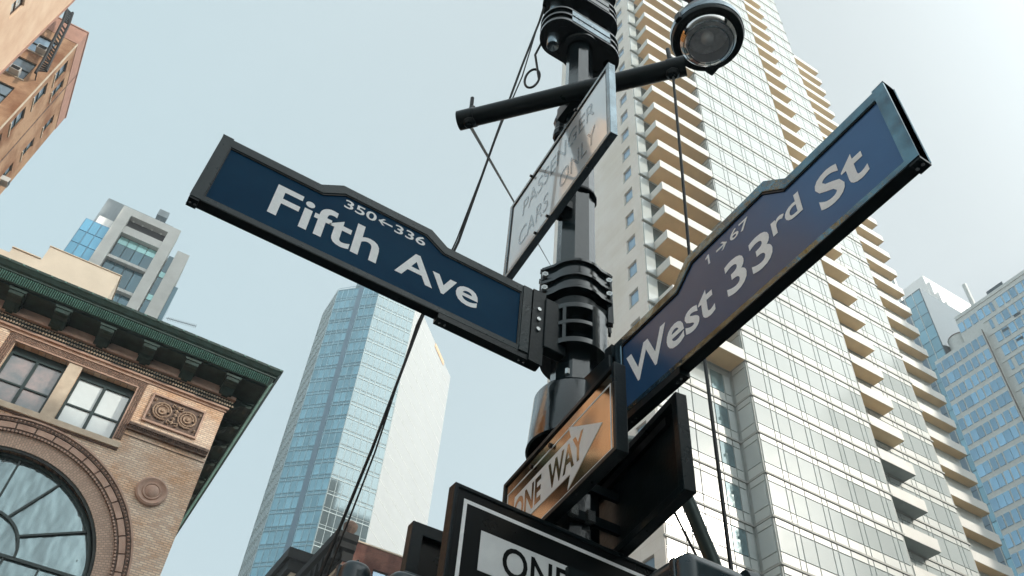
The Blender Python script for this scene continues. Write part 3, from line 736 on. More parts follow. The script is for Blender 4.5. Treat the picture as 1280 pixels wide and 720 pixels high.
    def bracket(fn):
        p = [(0, 20.34), (0, 19.98), (.1, 19.9), (.28, 19.88), (.4, 19.96), (.5, 20.06), (.68, 20.1), (.8, 20.06), (.9, 20.1), (.92, 20.2), (.9, 20.34)]
        m = MB().prism(p, fn, -.24, .24).prism([(.05, 20.34), (.05, 20.24), (.95, 20.24), (.95, 20.34)], fn, -.29, .29)
        m.prism([(.1, 19.86), (.28, 19.83), (.42, 19.93), (.5, 20.02), (.45, 20.06), (.3, 19.92), (.12, 19.93)], fn, -.12, .12)
        part('cornice_bracket', m, copper_green, t)
    for i in range(9):
        x = 2.5 - 1.575 * i; bracket(lambda a, b, d, x=x: (x + d, Y - .03 - a, b))
    for i in range(14):
        y = Y + .55 + 1.575 * i; bracket(lambda a, b, d, y=y: (XR + .0 + a, y + d, b))
ornate()

# ------------------------------------------------------------------ top-left buildings
def near_peach():
    t = thing('peach_building', 'smooth peach rendered building filling the extreme top left corner', 'building', (-16, 15, -1.6))
    P = (-14.4, -20, 0, 1, 1, 0); rects = []; YN = 30.2
    for i in range(20):
        z0 = 40.2 - 3.0 * 12 + 3.0 * i
        for j in range(14):
            u = 51.45 - j * 3.6; rects.append((u, u + 1.0, z0 + .0, z0 + 1.65))
    rects = [r for r in rects if r[3] < 55 and r[0] > 51]
    w_ = punched(MB(), P, 50.2, 56.4, -1.6, 56, rects, .2)
    w_.add([(-14.4, 36.4, -1.6), (-26, 36.4, -1.6), (-26, 36.4, 56), (-14.4, 36.4, 56)], [(0, 1, 2, 3)]).add([(-14.4, YN, 56), (-14.4, 36.4, 56), (-26, 36.4, 56), (-26, YN, 56)], [(0, 1, 2, 3)])
    w_.add([(-14.4, YN, -1.6), (-26, YN, -1.6), (-26, YN, 56), (-14.4, YN, 56)], [(0, 1, 2, 3)])
    part('wall', w_, peach, t)
    part('inner_core', MB().box(-26, -14.7, YN + .01, 36.39, -1.6, 55.9), grey_block, t)
    r3 = [(35.6 + 3.6 * j, 36.6 + 3.6 * j, 4 + 3.4 * i, 6 + 3.4 * i) for i in range(7) for j in range(4)]
    w3 = punched(MB(), P, 34, 50.2, -1.6, 29, r3, .2).add([(-14.4, 14, -1.6), (-26, 14, -1.6), (-26, 14, 29), (-14.4, 14, 29)], [(0, 1, 2, 3)]).add([(-14.4, 14, 29), (-14.4, 30.2, 29), (-26, 30.2, 29), (-26, 14, 29)], [(0, 1, 2, 3)])
    part('unseen_wing_wall', w3, peach_low, t)  # unseen wing, shaped and coloured for the orange reflections in the signs
    part('unseen_wing_core', MB().box(-26, -14.7, 14.1, 30.1, -1.6, 28.9), door_glass, t)
    shown = sorted(rects, key=lambda r: abs(r[0] - 51.45) * 2 + abs(r[2] - 41))
    rest = MB(); rf = MB()
    for i, (a, b, c, d) in enumerate(shown):
        if i < 8:
            f = part('window', MB().fbox(P, a, b, c, c + .07, -.2, -.12).fbox(P, a, b, d - .06, d, -.2, -.12).fbox(P, a, a + .06, c, d, -.2, -.121).fbox(P, b - .06, b, c, d, -.2, -.121).fbox(P, a, b, (c + d) / 2 - .03, (c + d) / 2 + .03, -.2, -.122), rust, t)
            part('pane', MB().fbox(P, a + .06, b - .06, c + .07, d - .06, -.24, -.18), pale_glass, f)
        else: rest.fbox(P, a, b, c, d, -.28, -.17)
    part('window_pane', rest, pale_glass, t, kind='stuff')
    part('edge_trim', MB().box(-14.42, -14.37, 36.25, 36.45, -1.6, 56), pink_render, t)
near_peach()

def tan_building():
    t = thing('tan_brick_building', 'tan brick apartment building at top left with small dark windows and pink coping', 'building', (-16, 46, -1.6))
    X, Y0, TOP = -14.4, 41.83, 54.3
    P = (X, Y0, 0, 1, 1, 0); r = []
    for i in range(14):
        z = 49.7 - 3.05 * i; r += [(.75, 1.85, z, z + 2.0), (5.95, 6.85, z + .2, z + 2.0)]
    r.append((2.55, 3.45, 49.9, 51.9))
    w_ = punched(MB(), P, 0, 8.3, -1.6, 53.0, r, .18)
    P2 = (X, Y0, -1, 0, 0, -1); r2 = []
    for i in range(14):
        z = 49.9 - 3.0 * i; r2 += [(.95, 2.25, z, z + 2.0)]
    punched(w_, P2, 0, 9, -1.6, 53.0, r2, .18)
    part('wall', w_, tan_brick, t)
    part('coping', MB().box(X - 9, X + .03, Y0 - .03, Y0 + 8.33, 52.75, 54.4), pink_render, t)
    part('coping_edge', MB().box(X - 9, X + .08, Y0 - .08, Y0 + 8.38, 54.4, 54.5), pink_render, t)
    part('inner_core', MB().box(X - 9, X - .35, Y0 + .35, Y0 + 8.0, -1.6, 53), grey_block, t)
    part('groove_strip', MB().box(X, X + .05, Y0 + 3.86, Y0 + 3.93, -1.6, 54.4), terra_dark, t)  # raised dark strip standing in for a groove in the wall
    part('corner_highlight', MB().box(X - .02, X + .04, Y0 - .04, Y0 + .12, -1.6, 52.75), limestone, t)  # pale strip paints the highlight down this corner
    def win(P, a, b, c, d):
        f = MB().fbox(P, a, b, c, c + .08, -.18, -.08).fbox(P, a, b, d - .07, d, -.18, -.08).fbox(P, a, a + .07, c, d, -.18, -.081).fbox(P, b - .07, b, c, d, -.18, -.081).fbox(P, a, b, (c + d) / 2 - .04, (c + d) / 2 + .04, -.18, -.07)
        o = part('window', f, sash_green, t); part('pane', MB().fbox(P, a + .07, b - .07, c + .08, d - .07, -.2, -.14), sky_pane, o)
        part('window_sill', MB().fbox(P, a - .06, b + .06, c - .1, c, -.15, .06), limestone, o)
    for q in r: win(P, *q)
    for q in r2: win(P2, *q)
    def unit(x0, y0, z0, ax, lab):
        o = thing('air_conditioner', lab, 'air conditioner', (x0, y0, z0), 'window air conditioners')
        if ax == 'x': part('casing', MB().box(x0 - .1, x0 + .5, y0, y0 + .62, z0, z0 + .42), white_metal, o, bevel=.02); part('grille', MB().box(x0 + .5, x0 + .51, y0 + .06, y0 + .56, z0 + .05, z0 + .36), black_iron, o)
        else: part('casing', MB().box(x0, x0 + .62, y0 - .5, y0 + .1, z0, z0 + .42), white_metal, o, bevel=.02); part('grille', MB().box(x0 + .06, x0 + .56, y0 - .51, y0 - .5, z0 + .05, z0 + .36), black_iron, o)
    unit(X, Y0 + 6.1, 43.85, 'x', 'white air conditioner in the flank window nearest the sky, below the dark groove strip')
    unit(X - 1.9, Y0, 46.95, 'y', 'white air conditioner in the lower front window left of the black fire ladder')
    unit(X - 1.6, Y0, 49.98, 'y', 'white air conditioner in the upper front window behind the black fire ladder')
    # black iron ladder curving down the front
    l_ = thing('fire_ladder', 'black iron lattice fire ladder running down between the peach and tan walls', 'ladder', (-15.2, 40.9, 46))
    q = [(-16.1, 40.9, 54.6), (-15.75, 40.9, 53.2), (-15.3, 40.9, 50.6), (-14.95, 40.9, 48.6), (-14.75, 40.9, 47.0)]
    m = MB().tube(q, .1, 6); q2 = [(x + .42, y, z - .05) for x, y, z in q[:-1]] + [(-14.35, 40.9, 47.6)]; m.tube(q2, .09, 6)
    part('rail', m, black_iron, l_)
    m = MB()
    for i in range(24):
        f = i / 24 * 3.99; a = int(f); g = f - a
        A = Vector(q[a]).lerp(Vector(q[a + 1]), g); B = Vector(q2[a]).lerp(Vector(q2[a + 1]), min(1, g + .15)); m.tube([A, B], .06, 4)
    part('rung', m, black_iron, l_, kind='stuff')
    part('wall_stay', MB().tube([(-15.3, 40.9, 50.6), (-15.3, 41.85, 50.6)], .04, 5).tube([(-14.8, 40.9, 47.4), (-14.8, 41.85, 47.4)], .04, 5), black_iron, l_)
tan_building()

# ------------------------------------------------------------------ low red-brown brick building
cornice_black = mat('black_painted_cornice', (.006, .008, .009), .6, 0, var=.4, vscale=6, spec=.2)
def red_building():
    t = thing('red_brick_building', 'red brown brick building with heavy black bracketed cornice peeping up at bottom centre', 'building', (16, 48, -1.6))
    X, Y, T = 13.75, 45.0, 25.9
    F = (X, Y, 1, 0, 0, -1); S = (X, Y, 0, 1, -1, 0)
    r = [(1.95 + 2.4 * i, 2.95 + 2.4 * i, 22.6 - 3.2 * j, 24.6 - 3.2 * j) for i in range(4) for j in range(3)]
    r2 = [(1.0 + 1.9 * i, 1.9 + 1.9 * i, 21.9 - 3.2 * j, 24.2 - 3.2 * j) for i in range(6) for j in range(3)]
    part('wall', punched(MB(), F, 0, 14, -1.6, T, r, .2), red_brick, t)
    part('side_wall', punched(MB(), S, 0, 14, -1.6, T - .5, r2, .2), limestone, t)
    part('inner_core', MB().box(X + .35, X + 14, Y + .35, Y + 14, -1.6, T - .1), grey_block, t)
    m = MB()
    for P, rr in ((F, r), (S, r2)):
        for q in rr: 
            f = part('window', MB().fbox(P, q[0], q[1], q[2], q[3], -.2, -.16).fbox(P, q[0] - .05, q[1] + .05, q[2] - .12, q[2], -.16, .08), copper_dark, t)
            part('pane', MB().fbox(P, q[0] + .08, q[1] - .08, q[2] + .08, q[3] - .08, -.16, -.13), sky_pane, f)
    part('roof_coping', MB().fbox(F, .6, 14, T, T + .09, -.3, .06), limestone, t)
    prof = [(0, T - 1.5), (.12, T - 1.45), (.15, T - .9), (.5, T - .75), (.55, T - .4), (.8, T - .25), (.85, T + .15), (.0, T + .3)]
    V = []
    for d, z in prof: V += [(X + .55, Y - d * .5, z), (X - d, Y - d * .5, z), (X - d, Y + 14, z)]
    fs = [(i * 3 + j, i * 3 + j + 1, i * 3 + j + 4, i * 3 + j + 3) for i in range(len(prof) - 1) for j in range(2)]
    part('black_cornice', MB().add(V, fs), cornice_black, t)
    m = MB()
    for i in range(14): m.box(X - .62, X, Y + .2 + i * .95, Y + .5 + i * .95, T - 1.35, T - .5)
    part('cornice_bracket', m, cornice_black, t, kind='stuff')
    part('corner_urn', MB().lathe((X + .1, Y + .3, T + .25), [(.3, 0), (.34, .1), (.2, .2), (.42, .5), (.45, .8), (.25, 1.0), (.1, 1.1)], 14), terra_dark, t, smooth=True)
    t2 = thing('dark_cornice_building', 'narrow neighbour whose black cornice peak shows left of the red brick building', 'building', (11.6, 62, -1.6))
    part('wall', MB().box(14.6, 24, 60, 70, -1.6, 31.2), limestone, t2)
    part('black_cornice', MB().box(13.9, 24, 59.4, 70, 31.2, 32.0).box(14.2, 24, 59.7, 70, 30.4, 31.2), cornice_black, t2)
red_building()

# ------------------------------------------------------------------ glass offices at far right
def office():
    t = thing('glass_office_block', 'wide blue glass office block with pale grid at right edge of the photo', 'building', (125, 45, -1.6))
    X = 119.0; S = (X, 62.1, 0, -1, -1, 0)
    part('lower_block', MB().box(X - .8, X + 30, 52.1, 62.1, -1.6, 106.7), office_frame, t)
    part('main_block', MB().box(X, X + 40, -30, 56, -1.6, 112.6), office_frame, t)
    c1, c2 = [], []
    FZ = [106.2 - 3.1 * i for i in range(32)]
    for z in FZ:
        for i in range(8): c1.append((.1 + i * 1.24, .1 + i * 1.24 + (.95 if random.random() < .8 else 1.15), z - 2.45, z - .35))
    for z in [112.0 - 3.1 * i for i in range(34)]:
        for i in range(46):
            if random.random() < .94: c2.append((6.2 + i * 1.3, 6.2 + i * 1.3 + (1.0 if random.random() < .75 else .55), z - 2.5, z - .5))
    c2 = [c for c in c2 if not (c[0] < 10.4 and c[3] > 0 and c[2] < 106.7)]
    pieces('window_pane', t, (X - .8, 62.1, 0, -1, -1, 0), c1, 0, .1, office_glass, 150)
    pieces('window_pane', t, S, c2, 0, .1, office_glass, 140)
    sp = [(10.4, 60, z - .4, z - .1) for z in [112 - 3.1 * i for i in range(34)]]
    part('spandrel_band', (lambda m: [m.fbox(S, *c, 0, .12) for c in sp] and m)(MB()), office_frame, t, kind='stuff')
    vn = [(10.5 + a, 11.7 + a, z, z + .45) for a, z in ((2.2, 104.5), (5.0, 105.8), (3.6, 101.3), (6.6, 102.6), (8.4, 99.3), (5.2, 98.0), (9.6, 103.5), (11, 96), (7.5, 94.5))]
    pieces('vent_slot', t, S, vn, .12, .16, office_dark, 20)
    part('seam_pipe', MB().box(X - .9, X - .78, 51.95, 52.1, -1.6, 106.9), rust, t)
    part('parapet', MB().fbox(S, 6.2, 90, 112.6, 113.3, -.4, .15), office_frame, t)
    part('roof_louvre', MB().box(X + .5, X + 2, 46, 49.2, 113.3, 114.6), office_dark, t)
    part('flue', MB().tube([(X + 1, 52.3, 111), (X + 1, 52.3, 119.5)], .45, 8), office_frame, t, smooth=True)
    t2 = thing('slim_blue_tower', 'slim dark blue glass tower squeezed between the balconies and the glass office block', 'building', (124, 64, -1.6))
    part('tower_core', MB().box(X + .3, X + 20, 60.0, 75, -1.6, 125), office_dark, t2)
    c = []
    for i in range(38):
        for j in range(5): c.append((2.1 - .0 + (j - 1) * 1.3 - 1.3, 2.1 + (j - 1) * 1.3 - .1 - 1.3 + 1.25 - .15, 124.6 - 3.1 * (i + 1) + .15, 124.6 - 3.1 * i))
    P = (X + .3, 60.1, 0, 1, -1, 0); c = [(.05 + j * 1.75, 1.7 + j * 1.75, a[2], a[3]) for j in range(2) for a in c[::5]]
    pieces('window_pane', t2, P, c, 0, .1, mid_glass, 80)
    cd_ = [(3.7 + j * 1.5, 5.05 + j * 1.5, a[2], a[3]) for j in range(6) for a in c[:38]]
    pieces('dark_pane', t2, P, cd_, 0, .08, mid_stripe, 40)  # darker panes on this part of the facade
    part('mullion', MB().fbox(P, 3.45, 3.6, -1.6, 125, 0, .25).fbox(P, 1.7, 1.8, -1.6, 125, 0, .2).fbox(P, 5.3, 5.5, -1.6, 125, 0, .25), office_frame, t2, kind='stuff')
    part('roof_fin', MB().box(X + 1, X + 1.6, 64.6, 65.2, 125, 133), office_frame, t2)
    t3 = thing('stepped_white_tower', 'faint white tower with stepped vertical fins behind the slim blue tower', 'building', (150, 70, -1.6))
    for i, (y0, z) in enumerate(((71.5, 152.5), (70.7, 150), (69.9, 146), (69.2, 142.5), (68.6, 139), (67.8, 134), (66.8, 129.5))):
        part('fin_slab', MB().box(143 + i * .3, 160, y0 - 1.4, y0 + .5 if i else y0 + 6, -1.6, z), fin_white, t3)
    t4 = thing('water_tank', 'round grey rooftop tank with rusty top beside the stepped white tower', 'tank', (121.5, 57.8, 106))
    part('drum', MB().lathe((121.5, 57.8, 0), [(2.0, 106.7), (2.0, 110.6)], 24), office_frame, t4, smooth=True)
    part('lid', MB().lathe((121.5, 57.8, 0), [(2.06, 110.6), (2.06, 110.8), (.2, 111.5)], 24), rust, t4, smooth=True)
office()

# ------------------------------------------------------------------ unseen blocks added behind the viewer to shade the corner (also mirrored in the glass)
def behind():
    specs = [('low_shade_block', 'unseen low stone block added behind the viewer to shade the pole', 18, 31, -60, -30, 35, pale_block), ('tall_shade_block', 'unseen tall pale stone block added behind the viewer to shade the corner', 31.2, 76, -64, -30, 62, pale_block),
             ('far_shade_block', 'unseen stone block added far behind the viewer to the right', 76.2, 130, -70, -30, 60, pale_block)]
    for nm, lab, x0, x1, y0, y1, h, m in specs:
        t = thing(nm, lab, 'building', ((x0 + x1) / 2, y1 - 5, -1.6))
        rr = [(1.5 + 3.2 * i, 3.2 + 3.2 * i, 2 + 3.6 * j, 4.4 + 3.6 * j) for i in range(int((x1 - x0 - 2) / 3.2)) for j in range(int((h - 4) / 3.6))]
        P = (x0, y1, 1, 0, 0, 1)
        part('wall', punched(MB(), P, 0, x1 - x0, -1.6, h, rr, .3).add([(x0, y0, -1.6), (x0, y1, -1.6), (x0, y1, h), (x0, y0, h)], [(0, 1, 2, 3)]).add([(x0, y0, h), (x1, y0, h), (x1, y1, h), (x0, y1, h)], [(0, 1, 2, 3)]), m, t)
        part('inner_core', MB().box(x0, x1, y0, y1 - .3, -1.6, h - .1), door_glass, t)
behind()

# ------------------------------------------------------------------ street light pole
PX, PY = 1.678, 2.548
pole = thing('street_light_pole', 'dark octagonal street pole with clamps and collars carrying every sign', 'pole', (PX, PY, -1.48))
part('shaft', MB().lathe((PX, PY, 0), [(.125, -1.4), (.118, 1.0), (.108, 3.2), (.094, 5.9), (.088, 8.2)], 8, a0=radians(8)), pole_metal, pole)
part('base', MB().lathe((PX, PY, 0), [(.32, -1.48), (.32, -1.3), (.24, -1.1), (.2, -.7), (.14, -.5)], 8, a0=radians(8)), pole_metal, pole, bevel=.01)
part('seam_strap', MB().lathe((PX, PY, 0), [(.115, 3.98), (.118, 3.985), (.118, 4.0), (.115, 4.005)], 16), dark_metal, pole)
def band(z0, z1, r, r2=None, name='clamp_band'):
    return part(name, MB().lathe((PX, PY, 0), [(.1, z0), (r - .012, z0), (r, z0 + .012), (r2 or r, z1 - .012), ((r2 or r) - .012, z1), (.1, z1)], 40, close=False), pole_metal, pole, smooth=True, angle=50)
# two-rib clamp with side flanges
cd_, cn_ = Vector((cos(radians(-27)), sin(radians(-27)), 0)), Vector((sin(radians(27)), cos(radians(27)), 0))
def clamp_outline(r, fx, ft):
    o = []
    for i in range(13): a = radians(38 + i * 104 / 12); o.append((r * cos(a), r * sin(a)))
    o += [(-fx, ft), (-fx, -ft)]
    for i in range(13): a = radians(218 + i * 104 / 12); o.append((r * cos(a), r * sin(a)))
    return o + [(fx, -ft), (fx, ft)]
cfn = lambda a, b, d: (PX + cd_.x * a + cn_.x * b, PY + cd_.y * a + cn_.y * b, d)
part('clamp_body', MB().prism(clamp_outline(.138, .158, .05), cfn, 3.10, 3.30), pole_metal, pole, smooth=True, bevel=.003)
for z in (3.095, 3.19, 3.295): part('clamp_rib', MB().prism(clamp_outline(.156, .182, .06), cfn, z, z + .016), pole_metal, pole, smooth=True, bevel=.003)
for sg in (-1, 1):
    part('clamp_flange', MB().prism([(sg * .16, .02), (sg * .186, .02), (sg * .186, .05), (sg * .16, .05)], cfn, 2.97, 3.31).prism([(sg * .16, -.05), (sg * .186, -.05), (sg * .186, -.02), (sg * .16, -.02)], cfn, 2.97, 3.31), pole_metal, pole, bevel=.004)
    for z in (3.145, 3.245):
        A_, B_ = Vector(cfn(sg * .166, -.085, z)), Vector(cfn(sg * .166, .07, z)); part('clamp_bolt', MB().tube([A_, B_], .011, 6).tube([A_, A_.lerp(B_, .1)], .017, 6), bolt_metal, pole)
part('clamp_skirt', MB().prism(clamp_outline(.128, .16, .04), cfn, 2.99, 3.06), dark_metal, pole, smooth=True)
# ring with rectangular windows
def arc_wall(mb, r0, r1, a0, a1, z0, z1, n=8):
    for k in range(n):
        p, q = radians(a0 + (a1 - a0) * k / n), radians(a0 + (a1 - a0) * (k + 1) / n)
        V = [(PX + r * cos(a), PY + r * sin(a), z) for z in (z0, z1) for r, a in ((r0, p), (r1, p), (r1, q), (r0, q))]
        f = [(0, 1, 2, 3), (4, 7, 6, 5), (1, 5, 6, 2), (0, 3, 7, 4)]
        if k == 0: f.append((0, 4, 5, 1))
        if k == n - 1: f.append((3, 2, 6, 7))
        mb.add(V, f)
    return mb
wr = MB()
for z0, z1 in ((2.715, 2.745), (2.836, 2.858), (2.945, 2.975)): wr.lathe((PX, PY, 0), [(.1, z0), (.166, z0), (.166, z1), (.1, z1)], 48, close=False)
part('window_ring', wr, pole_metal, pole, smooth=True)
for a in (-198, -141, 40, 100): part('ring_post', arc_wall(MB(), .1, .165, a - 3, a + 3, 2.74, 2.95, 3), pole_metal, pole, smooth=True)
part('ring_plate', arc_wall(MB(), .12, .1655, -92, 10, 2.74, 2.95, 20), pole_metal, pole, smooth=True)
# wide skirt
part('skirt', MB().lathe((PX, PY, 0), [(.12, 2.50), (.17, 2.49), (.182, 2.47), (.2, 2.22), (.205, 2.19), (.195, 2.185), (.188, 2.2), (.17, 2.44), (.1, 2.45)], 48, close=False), pole_metal, pole, smooth=True, angle=50)
part('skirt_bolt', MB().lathe((PX + .1, PY - .14, 2.5), [(.012, 0), (.012, .03)], 6).lathe((PX - .12, PY - .13, 2.5), [(.012, 0), (.012, .03)], 6), bolt_metal, pole)
# oval collars near the top
def oval(z0, z1, name, slots=True):
    a, b = .17, .155; n = 20; out = []
    for i in range(n + 1): t_ = -pi / 2 + pi * i / n; out.append((a + b * cos(t_), b * sin(t_)))
    for i in range(n + 1): t_ = pi / 2 + pi * i / n; out.append((-a + b * cos(t_), b * sin(t_)))
    fn = lambda p, q, d: (PX + p, PY + q, d)
    inn = [(p * .86, q * .78) for p, q in out]
    hole = [(p * .93, q * .9) for p, q in out]
    m = MB()
    m.ring(out, [(p * .3, q * .3) for p, q in out], fn, z0 + .0, z0 + .03)
    m.ring(out, [(p * .3, q * .3) for p, q in out], fn, z1 - .02, z1)
    if slots: m.ring(out, inn, fn, (z0 + z1) / 2 - .01, (z0 + z1) / 2 + .012)
    o = part(name, m, pole_metal, pole, smooth=True, angle=30)
    for side in (-1, 1):
      m = MB(); k = len(out)
      for i in range(k):
        p = out[i]; q = out[(i + 1) % k]; c = (p[0] + q[0]) / 2
        if abs(c) < .16 and (p[1] + q[1]) * side > 0: m.add([fn(*p, z0 + .01), fn(*q, z0 + .01), fn(*q, z1 - .01), fn(*p, z1 - .01)], [(0, 1, 2, 3)])
      part('collar_plate', m, alu if z0 < 6 else pole_metal, o, smooth=True)
    m = MB().ring(hole, inn, fn, z0 + .03, z1 - .02); part('inner_sleeve', m, dark_metal, o)
    m = MB().ring([(p * .8, q * .75) for p, q in out], [(p * .76, q * .69) for p, q in out], fn, z0 - .012, z0 + .001); part('bottom_bead', m, pole_metal, o)
oval(5.84, 6.05, 'oval_collar'); oval(6.36, 6.56, 'upper_collar'); oval(6.9, 7.1, 'top_collar')
part('neck_ring', MB().lathe((PX, PY, 5.83), [(.15, 0), (.15, -.02), (.125, -.03), (.1, -.03)], 32, close=False), pole_metal, pole, smooth=True)
pp = MB().lathe((PX - .22, PY + .02, 0), [(.042, 5.7), (.046, 5.71), (.046, 7.0)], 20, close=False).lathe((PX - .22, PY + .02, 0), [(.001, 5.73), (.042, 5.7)], 20, close=False)
part('stub_pipe', pp, alu, pole, smooth=True, angle=50)
part('rear_pipe', MB().lathe((PX + .24, PY - .02, 0), [(.035, 5.84), (.035, 7.0)], 16), alu, pole, smooth=True)
part('hose_clamp', MB().lathe((PX - .05, PY + .12, 4.75), [(.05, 0), (.06, .02), (.06, .07), (.05, .1), (.05, .16), (.06, .2), (.04, .3)], 10), dark_metal, pole)
# gooseneck to the signal heads, hidden behind the signs at its root
gn = MB().tube([(PX + .05, PY + .05, 2.2), (2.0, 2.7, 2.5), (2.25, 2.75, 2.62), (2.42, 2.75, 2.53), (2.5, 2.75, 2.38), (2.615, 2.75, 2.107), (2.78, 2.75, 1.6), (2.9, 2.75, 1.0)], .036, 16)
part('gooseneck', gn, mat('grey_green_pipe', (.05, .075, .07), .35, .3, var=.3), pole, smooth=True)

# diagonal bar
A, B = Vector((1.02, 2.995, 4.88)), Vector((2.02, 1.866, 4.90)); dv = (B - A).normalized()
bar = thing('cross_bar', 'round black diagonal bar crossing the pole above the passenger cars sign', 'bar', ((A + B) / 2)[:])
part('tube', MB().tube([A, B], .062, 24).tube([A - dv * .004, A + dv * .05], .067, 24).tube([B - dv * .05, B + dv * .004], .066, 24), dark_metal, bar, smooth=True, angle=50)
part('pole_mount', MB().box(PX - .13, PX + .02, PY - .14, PY + .06, 4.84, 4.97).tube([((A + B) / 2)[:], (PX, PY, 4.9)], .05, 8), dark_metal, bar)
for e, s_ in ((A, 1), (B, -1)):
    c = e + dv * (.08 * s_)
    m = MB().tube([c + Vector((0, 0, -.1)), c + Vector((-.015, 0, .24))], .014, 8).lathe((c.x, c.y, c.z + .055), [(.04, 0), (.04, .015), (.025, .016), (.025, .06), (.02, .08)], 6).lathe((c.x, c.y, c.z - .085), [(.03, 0), (.045, .02), (.045, .028)], 8)
    part('end_bolt', m, dark_metal, bar)
    part('end_strap', MB().tube([c - dv * .03, c + dv * .03], .067, 24), dark_metal, bar, smooth=True, angle=50)

# wires
def wire(lab, pts, r, name='cable'):
    o = part(name, MB().tube(pts, r, 8), cable_mat, smooth=True); prop(o, lab, 'cable'); return o
c1 = A + dv * .08
WEND = (26.76, 43.1, 54.80)
wire('thin wire running from the left end of the bar down behind the tilted sign', [(c1.x, c1.y, 4.8), WEND], .012)
c2 = B - dv * .08
wire('thin black wire hanging straight down from the right end of the bar', [(c2.x, c2.y, 4.82), (2.03, 2.02, 4.0), (2.11, 2.13, 3.4), (2.17, 2.18, 2.6), (2.165, 2.18, 1.7), (2.16, 2.18, 1.0)], .0085)
wire('thick black cable sloping down left behind the Fifth Ave sign', [(1.394, 2.62, 6.35), (1.33, 2.78, 5.6), (1.298, 2.95, 5.0), (1.25, 3.22, 4.0), (1.167, 3.38, 3.4), (1.12, 3.6, 2.6), (1.094, 3.892, 2.0), (1.07, 4.1, 1.5)], .0085)
wire('second thinner cable twisted beside the thick sloping cable', [(1.37, 2.6, 6.3), (1.352, 2.8, 5.5), (1.30, 2.93, 5.0), (1.235, 3.22, 4.0), (1.15, 3.39, 3.35), (1.145, 3.62, 2.6), (1.13, 3.9, 2.0), (1.12, 4.1, 1.5)], .005)
lp = []
for i in range(25):
    a = 2 * pi * i / 24; lp.append((1.42 + .06 * cos(a) * .75 + .02 * sin(a), 2.77 - .05 * cos(a) * .4, 5.5 + .15 * sin(a)))
wire('small loop of spare cable left of the upper collars', lp + [(1.4, 2.72, 5.75), (1.44, 2.66, 6.0), (1.5, 2.6, 6.2)], .009, 'cable_loop')
wire('thin wire crossing the pale tower below the black box sign', [(2.42, 2.76, 2.54), (2.436, 2.8, 2.351), (2.562, 2.8, 2.136), (2.8, 2.8, 1.7), (2.86, 2.76, 1.25)], .0065)

# street lamp
LX, LY, LZ = 2.715, 2.215, 6.58
lamp = thing('street_lamp', 'round street lamp with clear domed lens at top right of the pole', 'lamp', (LX, LY, LZ))
part('housing', MB().lathe((LX, LY, LZ), [(.242, -.0), (.285, -.015), (.292, .0), (.292, .1), (.28, .12), (.25, .24), (.15, .36), (.06, .42), (.05, .6)], 48, close=False), dark_metal, lamp, smooth=True)
part('rim_band', MB().lathe((LX, LY, LZ), [(.285, .02), (.3, .03), (.3, .1), (.29, .11)], 48, close=False), lamp_rim, lamp, smooth=True)
part('reflector', MB().lathe((LX, LY, LZ), [(.24, .0), (.225, .03), (.218, .025), (.2, .055), (.19, .05), (.165, .075), (.155, .07), (.12, .09), (.02, .095)], 40, close=False), lamp_inner, lamp, smooth=True)
pr_ = [(.243, .004)] + [(.24 * cos(a), -.15 * sin(a)) for a in [pi / 2 * i / 12 for i in range(12)]] + [(.01, -.15)]
part('lens', MB().lathe((LX, LY, LZ), pr_, 40, close=False), lens, lamp, smooth=True, angle=80)
part('bulb', MB().lathe((LX, LY, LZ), [(.03, .09), (.05, .04), (.055, .0), (.04, -.04), (.01, -.05)], 16), lamp_bulb, lamp, smooth=True, angle=80)
part('lens_rib', MB().lathe((LX, LY, LZ), [(.165, -.1), (.17, -.107), (.163, -.112), (.157, -.106)], 40, close=False).lathe((LX, LY, LZ), [(.2, -.075), (.206, -.08), (.2, -.086), (.195, -.08)], 40, close=False), lamp_rim, lamp, smooth=True)
part('latch', MB().box(LX + .17, LX + .25, LY + .14, LY + .24, LZ - .01, LZ + .1), dark_metal, lamp, bevel=.01)
part('latch', MB().box(LX - .32, LX - .28, LY - .03, LY + .03, LZ + .0, LZ + .1), dark_metal, lamp, bevel=.01)
part('arm', MB().tube([(LX, LY, LZ + .5), (LX - .08, LY + .03, LZ + .72), (LX - .35, LY + .12, LZ + .85), (LX - .8, LY + .25, LZ + .8), (PX + .05, PY, LZ + .55)], .04, 12), dark_metal, lamp, smooth=True)

# ------------------------------------------------------------------ signs
def sign_root(name, label, loc, rz=0.0):
    return thing(name, label, 'sign', loc)

